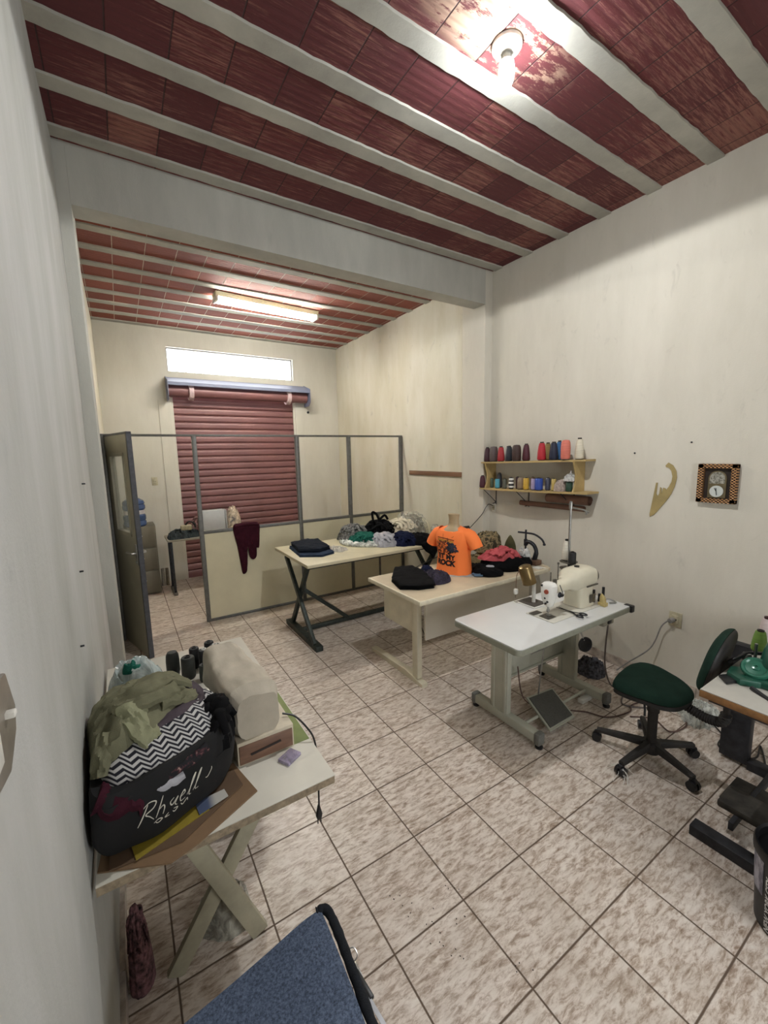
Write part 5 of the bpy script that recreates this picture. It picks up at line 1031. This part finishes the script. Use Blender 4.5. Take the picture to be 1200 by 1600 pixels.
single('plug_cable', b, M_BP, 'black mains cable with plug hanging off the right edge of the white table', 'cable')
b = BM(); bx(b, .395, .498, 1.345, 1.72, ZL, ZL+.002) ; b2 = single('green_folder', b, plain('olive_green_card', '#6f7d3c', .6, 0, .06), 'olive green folder under the covered machine at the table edge', 'folder')
b = BM(); bx(b, -.03, .035, -.025, .025, 0, .012, .003, Matrix.Translation((.40, 1.285, ZL+.0)) @ Matrix.Rotation(.5, 4, 'Z')); single('tape_roll', b, clear('lilac_film', '#a79db5', .8, .2), 'small lilac plastic packet in front of the covered machine', 'packet')
# papers under the bag
b = BM(); prism(b, [(.268, 1.205), (.232, 1.37), (-.12, 1.37), (-.145, 1.17), (.015, 1.095), (.085, 1.115)], .004, Matrix.Translation((0, 0, ZL+.001))); single('brown_envelope', b, plain('brown_envelope_paper', '#7d6348', .75, 0, .1, 6), 'large brown paper envelope under the black bag on the white table', 'envelope')
b = BM(); prism(b, [(.235, 1.25), (.225, 1.33), (-.11, 1.33), (-.12, 1.155), (.05, 1.14)], .004, Matrix.Translation((0, 0, ZL+.006))); single('brown_envelope', b, plain('dark_envelope_paper', '#5f4a36', .75, 0, .1, 6), 'darker brown envelope directly beneath the black bag', 'envelope')
b = BM(); prism(b, [(-.06, 1.145), (.128, 1.205), (.12, 1.26), (-.07, 1.20)], .003, Matrix.Translation((0, 0, ZL+.0105))); single('yellow_leaflet', b, plain('mustard_paper', '#8d7c26', .6, 0, .06), 'mustard yellow leaflet sticking out from under the black bag', 'leaflet')
b = BM(); prism(b, [(.10, 1.198), (.185, 1.222), (.18, 1.255), (.095, 1.25)], .003, Matrix.Translation((0, 0, ZL+.0138))); kb = N('white_blue_card'); kb.col(kb.ramp(kb.sep(kb.pos())[0], [(.128, srgb('#4a5570')), (.15, srgb('#b9b7b0'))])); single('white_card', b, kb.m, 'white and blue card beside the mustard leaflet', 'card')
# the black shopping bag
ZBG = ZL+.0175
t = thing('shopping_bag', 'overfilled black fabric bag with white script lettering on the white table', 'bag', (.05, 1.42, ZBG))
b = BM(); og = [(-.135, 1.205), (-.06, 1.19), (.05, 1.215), (.17, 1.28), (.222, 1.36), (.21, 1.48), (.12, 1.56), (-.03, 1.585), (-.13, 1.55), (-.148, 1.4)]
oo = smooth([(x, y, 0) for x, y in og], 10, True); n = len(oo); c = Vector((.04, 1.42, 0)); rows = []
for j in range(18):
    u = j/17; z = ZBG+u*.19; row = []
    for k, p in enumerate(oo):
        s = 1.0+.10*math.sin(u*PI)**.7-.03*u; q = c+(p-c)*s; q.x = max(q.x, XL+.016)
        lean = .02*u; q += Vector((noise.noise(Vector((p.x*9, p.y*9, z*7)))*.012, noise.noise(Vector((p.x*9+4, p.y*9, z*7)))*.012-lean, 0))
        row.append(b.verts.new((q.x, q.y, z+(.02*noise.noise(Vector((p.x*5, p.y*5, 3))) if j > 14 else 0))))
    rows.append(row)
for p, q in zip(rows, rows[1:]):
    for k in range(n): b.faces.new((p[k], p[(k+1) % n], q[(k+1) % n], q[k]))
b.faces.new(rows[0][::-1])
top_c = b.verts.new((.04, 1.40, ZBG+.15))
for k in range(n): b.faces.new((rows[-1][k], rows[-1][(k+1) % n], top_c))
bag = link('bag_body', b, plain('black_bag_fabric', '#0a0a0c', .85, 0, .2, 8, .2, 300), t)
bvb = BM(); bvb.from_mesh(bag.data); bvb.transform(MW[t.name]); trb = BVHTree.FromBMesh(bvb); bvb.free()
UB = Vector((.945, .326, 0)); DB = Vector((-.326, .945, 0))
def script(b):
    S_ = [[(0, 0), (.004, .03), (.008, .058)], [(-.004, .05), (.01, .062), (.028, .056), (.026, .04), (.01, .03), (.022, .018), (.036, .002)],
     [(.045, .06), (.043, .03), (.041, .002)], [(.042, .022), (.052, .03), (.058, .02), (.058, .002)],
     [(.08, .032), (.072, .024), (.08, .012), (.092, .028), (.088, .01), (.096, .002)], [(.100, .018), (.112, .024), (.108, .034), (.101, .02), (.106, .004), (.118, .006)],
     [(.122, .01), (.132, .04), (.136, .064), (.130, .05), (.128, .01), (.136, .004)], [(.14, .01), (.15, .04), (.154, .066), (.148, .05), (.146, .012), (.158, .008)],
     [(.04, -.012), (.05, -.006), (.06, -.012), (.052, -.018), (.044, -.012)], [(.075, -.006), (.068, -.014), (.080, -.016)], [(.088, -.004), (.1, -.008), (.094, -.016), (.087, -.01)], [(.108, -.004), (.116, -.012), (.126, -.002), (.13, -.012)], [(.178, .02), (.186, .018), (.194, .034), (.192, .044)]]
    for st in S_: stroke2d(b, [(x*1.02+.012+y*.25, y*.86) for x, y in st], .0034, 6)
b = BM(); script(b); project(b, trb, Vector((-.075, 1.2, ZBG+.068)), UB, Vector((0, 0, 1))+UB*.10, DB, .002); link('script_lettering', b, plain('cream_ink', '#c9c6b8', .6), bag, sm=False)
# garments in the bag
M_OL = cloth('sage_olive_cotton', '#6f6e58', .12); M_OL2 = cloth('pale_sage_lining', '#8b8c70', .08); M_MV = cloth('mauve_grey_cotton', '#4a4247', .15); M_WN = cloth('wine_cotton', '#3a1722', .2)
kz = N('chevron_knit'); x_, y_, z_ = kz.sep(kz.pos())
ux = kz.math('ADD', kz.math('MULTIPLY', x_, 1.0), kz.math('MULTIPLY', y_, .35)); tri = kz.math('MULTIPLY', kz.math('PINGPONG', ux, .02), .8)
vv = kz.math('ADD', kz.math('MULTIPLY', z_, 1.0), kz.math('ADD', kz.math('MULTIPLY', y_, .6), kz.math('MULTIPLY', x_, .25)))
wob = kz.math('MULTIPLY', kz.noise(kz.pos(), 7, 1, .5), .03)
fr = kz.math('FRACT', kz.math('DIVIDE', kz.math('ADD', kz.math('ADD', vv, tri), kz.math('ADD', wob, 5.)), .0155))
kz.col(kz.ramp(fr, [(.48, srgb('#15151f')), (.54, srgb('#b5b4b2'))])); kz.rough(.9); M_ZZ = kz.m
zt = ZBG+.150
b = BM(); blob(b, [(-.12, 1.22), (-.02, 1.2), (.1, 1.24), (.2, 1.33), (.2, 1.5), (.08, 1.6), (-.1, 1.6), (-.14, 1.4)], zt-.02, .06, 5, .02, 12, dome=6); drape(b, [(-.13, 1.195, zt+.02), (-.08, 1.19, zt-.01), (-.04, 1.2, zt-.03)], .08, .01, 3, .02); single('wine_garment', b, M_WN, 'dark wine garment spilling at the left front corner of the black bag', 'clothing')
b = BM(); blob(b, [(-.115, 1.24), (-.05, 1.205), (.06, 1.222), (.17, 1.28), (.215, 1.37), (.20, 1.52), (.05, 1.58), (-.1, 1.56), (-.14, 1.4)], zt+.0, .10, 15, .005, 8, dome=3.2, bulge=.04); single('chevron_garment', b, M_ZZ, 'black and white chevron knit garment in the black bag', 'clothing')
b = BM(); heap(b, [(.12, 1.235), (.2, 1.27), (.245, 1.36), (.235, 1.48), (.18, 1.46), (.14, 1.34)], zt-.03, .13, 21, .018, 12, 7, .02); single('black_knit', b, M_BL, 'black knit bunched at the right side of the chevron garment', 'clothing')
kf = N('floral_print'); kf.col(kf.ramp(kf.noise(kf.pos(), 75, 4, .6), [(.5, srgb('#141318')), (.6, srgb('#4a262c')), (.68, srgb('#9a7f76'))])); kf.rough(.9)
b = BM(); drape(b, [(.03, 1.20, zt+.005), (.08, 1.21, zt+.012), (.14, 1.235, zt+.026)], .022, .006, 7, .006); single('floral_garment', b, kf.m, 'dark floral print cloth peeking out at the front rim of the black bag', 'clothing')
b = BM(); drape(b, [(-.035, 1.185, zt-.03), (.0, 1.19, zt-.012), (.04, 1.197, zt-.014), (.07, 1.205, zt-.01)], .025, .006, 9, .006); single('grey_strap', b, M_LG, 'light grey strap over the front rim of the black bag', 'clothing')
b = BM(); blob(b, [(-.10, 1.30), (.0, 1.275), (.12, 1.33), (.175, 1.42), (.15, 1.54), (.02, 1.58), (-.1, 1.54), (-.14, 1.42)], zt+.06, .06, 25, .010, 9, dome=3); single('mauve_garment', b, M_MV, 'mauve grey garment between the chevron knit and the olive trousers', 'clothing')
b = BM(); blob(b, [(-.15, 1.36), (-.11, 1.27), (-.03, 1.27), (.05, 1.31), (.13, 1.42), (.14, 1.52), (.05, 1.6), (-.08, 1.58), (-.145, 1.5)], zt+.06, .10, 35, .020, 9, dome=2.6, jit=.08)
drape(b, [(-.10, 1.42, zt+.13), (-.02, 1.40, zt+.17), (.06, 1.46, zt+.165), (.12, 1.5, zt+.10)], .10, .008, 5, .008); drape(b, [(-.10, 1.31, zt+.12), (-.11, 1.27, zt+.08), (-.115, 1.245, zt+.04)], .06, .008, 6, .008); drape(b, [(.03, 1.36, zt+.14), (.09, 1.39, zt+.12), (.14, 1.45, zt+.08)], .06, .009, 8, .008); drape(b, [(-.08, 1.36, zt+.15), (.0, 1.345, zt+.165), (.08, 1.40, zt+.15)], .05, .009, 18, .006)
o1 = single('olive_trousers', b, M_OL, 'sage olive trousers heaped on top of the black bag', 'clothing')
b = BM(); drape(b, [(-.04, 1.345, zt+.168), (-.03, 1.315, zt+.145), (-.01, 1.29, zt+.105), (.01, 1.275, zt+.075)], .075, .008, 16, .010); q = link('turned_lining', b, M_OL2, None)
q.data.transform(Matrix.Translation(-MW[o1.name].translation)); q.parent = o1
b = BM(); blob(b, [(-.12, 1.64), (-.03, 1.60), (.07, 1.63), (.09, 1.72), (.0, 1.80), (-.11, 1.78)], ZL+.001, .315, 45, .02, 9, dome=3.0, jit=.06); single('plastic_bag', b, clear('pale_blue_film', '#a9b5b3', .9, .25), 'pale plastic bag standing behind the olive trousers', 'bag')
b = BM(); blob(b, [(-.06, 1.65), (-.02, 1.64), (.01, 1.67), (-.01, 1.71), (-.05, 1.71)], ZL+.29, .03, 47, .01, 16); single('teal_cloth', b, M_TL, 'teal cloth showing at the top of the pale plastic bag', 'clothing')
# under the table
b = BM(); blob(b, [(.10, 1.5), (.2, 1.44), (.26, 1.47), (.27, 1.56), (.18, 1.62), (.1, 1.58)], 0, .14, 61, .02, 12, jit=.1); single('white_plastic_bag', b, clear('milky_film', '#a9a79a', .7, .3), 'milky plastic bag on the floor between the table legs', 'bag')
t = thing('waste_basket', 'dark grey basket on the floor under the white table', 'basket', (.33, 2.02, 0))
b = BM(); lathe(b, [(0, 0), (.09, 0), (.12, .24), (.125, .25), (.116, .25), (.088, .01), (0, .01)], 32, loc=(.36, 1.98, 0)); link('basket_body', b, M_BP, t)
b = BM(); heap(b, [(-.135, 1.46), (-.10, 1.43), (-.065, 1.46), (-.07, 1.52), (-.12, 1.53)], .0, .34, 63, .03, 22, 8, .014)
single('patterned_cloth', b, plain('wine_white_print', '#6a4a4e', .9, 0, .8, 50), 'wine and white patterned cloth on the floor against the left wall', 'clothing')

# ------------------------------------------------------------ felt covered bench in the foreground
t = thing('padded_bench', 'low bench covered in blue grey felt with a dark hem in the foreground', 'bench', (.19, .66, 0))
kf = N('blue_grey_felt'); p_ = kf.obj(); kf.col(kf.ramp(kf.noise(p_, 160, 5, .75), [(.35, srgb('#2c3544')), (.5, srgb('#4d5a70')), (.65, srgb('#66738a'))])); kf.rough(.95); kf.bump(kf.noise(p_, 400, 3), .5, .002)
b = BM(); n = 26; A = []
def edge_r(v): return .372-.055*v+.012*math.sin(v*PI)
for j in range(n+1):
    v = j/n; y = .985-.62*v; row = []
    for i in range(n+1):
        u = i/n; x = -.03+(edge_r(v)+.03)*u; yy = y-.06*(1-u)*(1-v)+0; z = .5+.008*noise.noise(Vector((x*5, yy*5, 1)))-.006*max(0, u*8-7)-.004*max(0, 1-v*14)
        row.append(b.verts.new((x, yy, z)))
    A.append(row)
for p, q in zip(A, A[1:]):
    for i in range(n): b.faces.new((p[i], p[i+1], q[i+1], q[i]))
fl = bmesh.ops.extrude_face_region(b, geom=list(b.faces)); bmesh.ops.translate(b, vec=(0, 0, -.012), verts=[v for v in fl['geom'] if isinstance(v, bmesh.types.BMVert)])
link('felt_cover', b, kf.m, t)
b = BM(); hp = smooth([(.36, .986, .485), (.386, .978, .487), (.392, .93, .484), (.384, .8, .480), (.368, .6, .478), (.345, .37, .478)], 8); tube(b, hp, [.013+.004*noise.noise(Vector((i*.7, 1, 0))) for i in range(len(hp))], 10); link('dark_hem', b, plain('navy_black_fleece', '#10151d', .95, 0, .3, 60, .8, 300), t)
b = BM(); bx(b, 0.0, .34, .38, .90, .44, .486, .01); link('bench_top', b, plain('dark_bench_board', '#3a3836', .8), t)
for x in (.03, .31):
    for y in (.42, .86):
        b = BM(); bx(b, x-.018, x+.018, y-.018, y+.018, 0, .44, .003); link('leg', b, plain('dark_bench_wood', '#2f2b28', .8), t)
b = BM(); tube(b, smooth([(.388, .86, .478), (.41, .855, .482), (.412, .835, .478), (.395, .83, .474)], 5), .0016, 6); bx(b, .392, .404, .79, .83, .470, .476, .001); link('safety_pin', b, M_ST, t)
b = BM(); bx(b, -.006, .006, -.035, .035, 0, .010, .002, Matrix.Translation((.398, .775, .468)) @ Matrix.Rotation(.1, 4, 'Z')); link('black_buckle', b, M_BP, t)
b = BM(); bx(b, -.005, .005, -.04, .04, 0, .002, 0, Matrix.Translation((.397, .715, .474)) @ Matrix.Rotation(.1, 4, 'Z')); link('white_tag', b, plain('white_cloth_tag', '#c8cad0', .8), t)
b = BM(); R_ = random.Random(9)
for i in range(9):
    p = Vector((.372, .66-R_.uniform(0, .06), .474)); tube(b, smooth([p, p+Vector((R_.uniform(.01, .03), R_.uniform(-.01, .01), R_.uniform(0, .012))), p+Vector((R_.uniform(.02, .05), R_.uniform(-.02, .02), -.01))], 4), .0018, 5)
link('frayed_threads', b, M_BP, t)
# crumbs of dirt on the tiles
b = BM(); R_ = random.Random(2)
for (x, y) in ((.83, 1.0), (.86, 1.08), (.80, 1.16), (.95, 1.0), (.78, 1.22), (1.0, 1.12), (.87, .93), (1.03, .78)):
    for i in range(4): bx(b, -.0022, .0022, -.0016, .0016, 0, .001, 0, Matrix.Translation((x+R_.uniform(-.03, .03), y+R_.uniform(-.03, .03), .0002)) @ Matrix.Rotation(R_.uniform(0, 3), 4, 'Z'))
o = single('floor_debris', b, plain('dark_dirt', '#2c211a', .9), 'dark lint crumbs scattered on the tiles in the middle of the floor', 'dirt', kind='stuff')
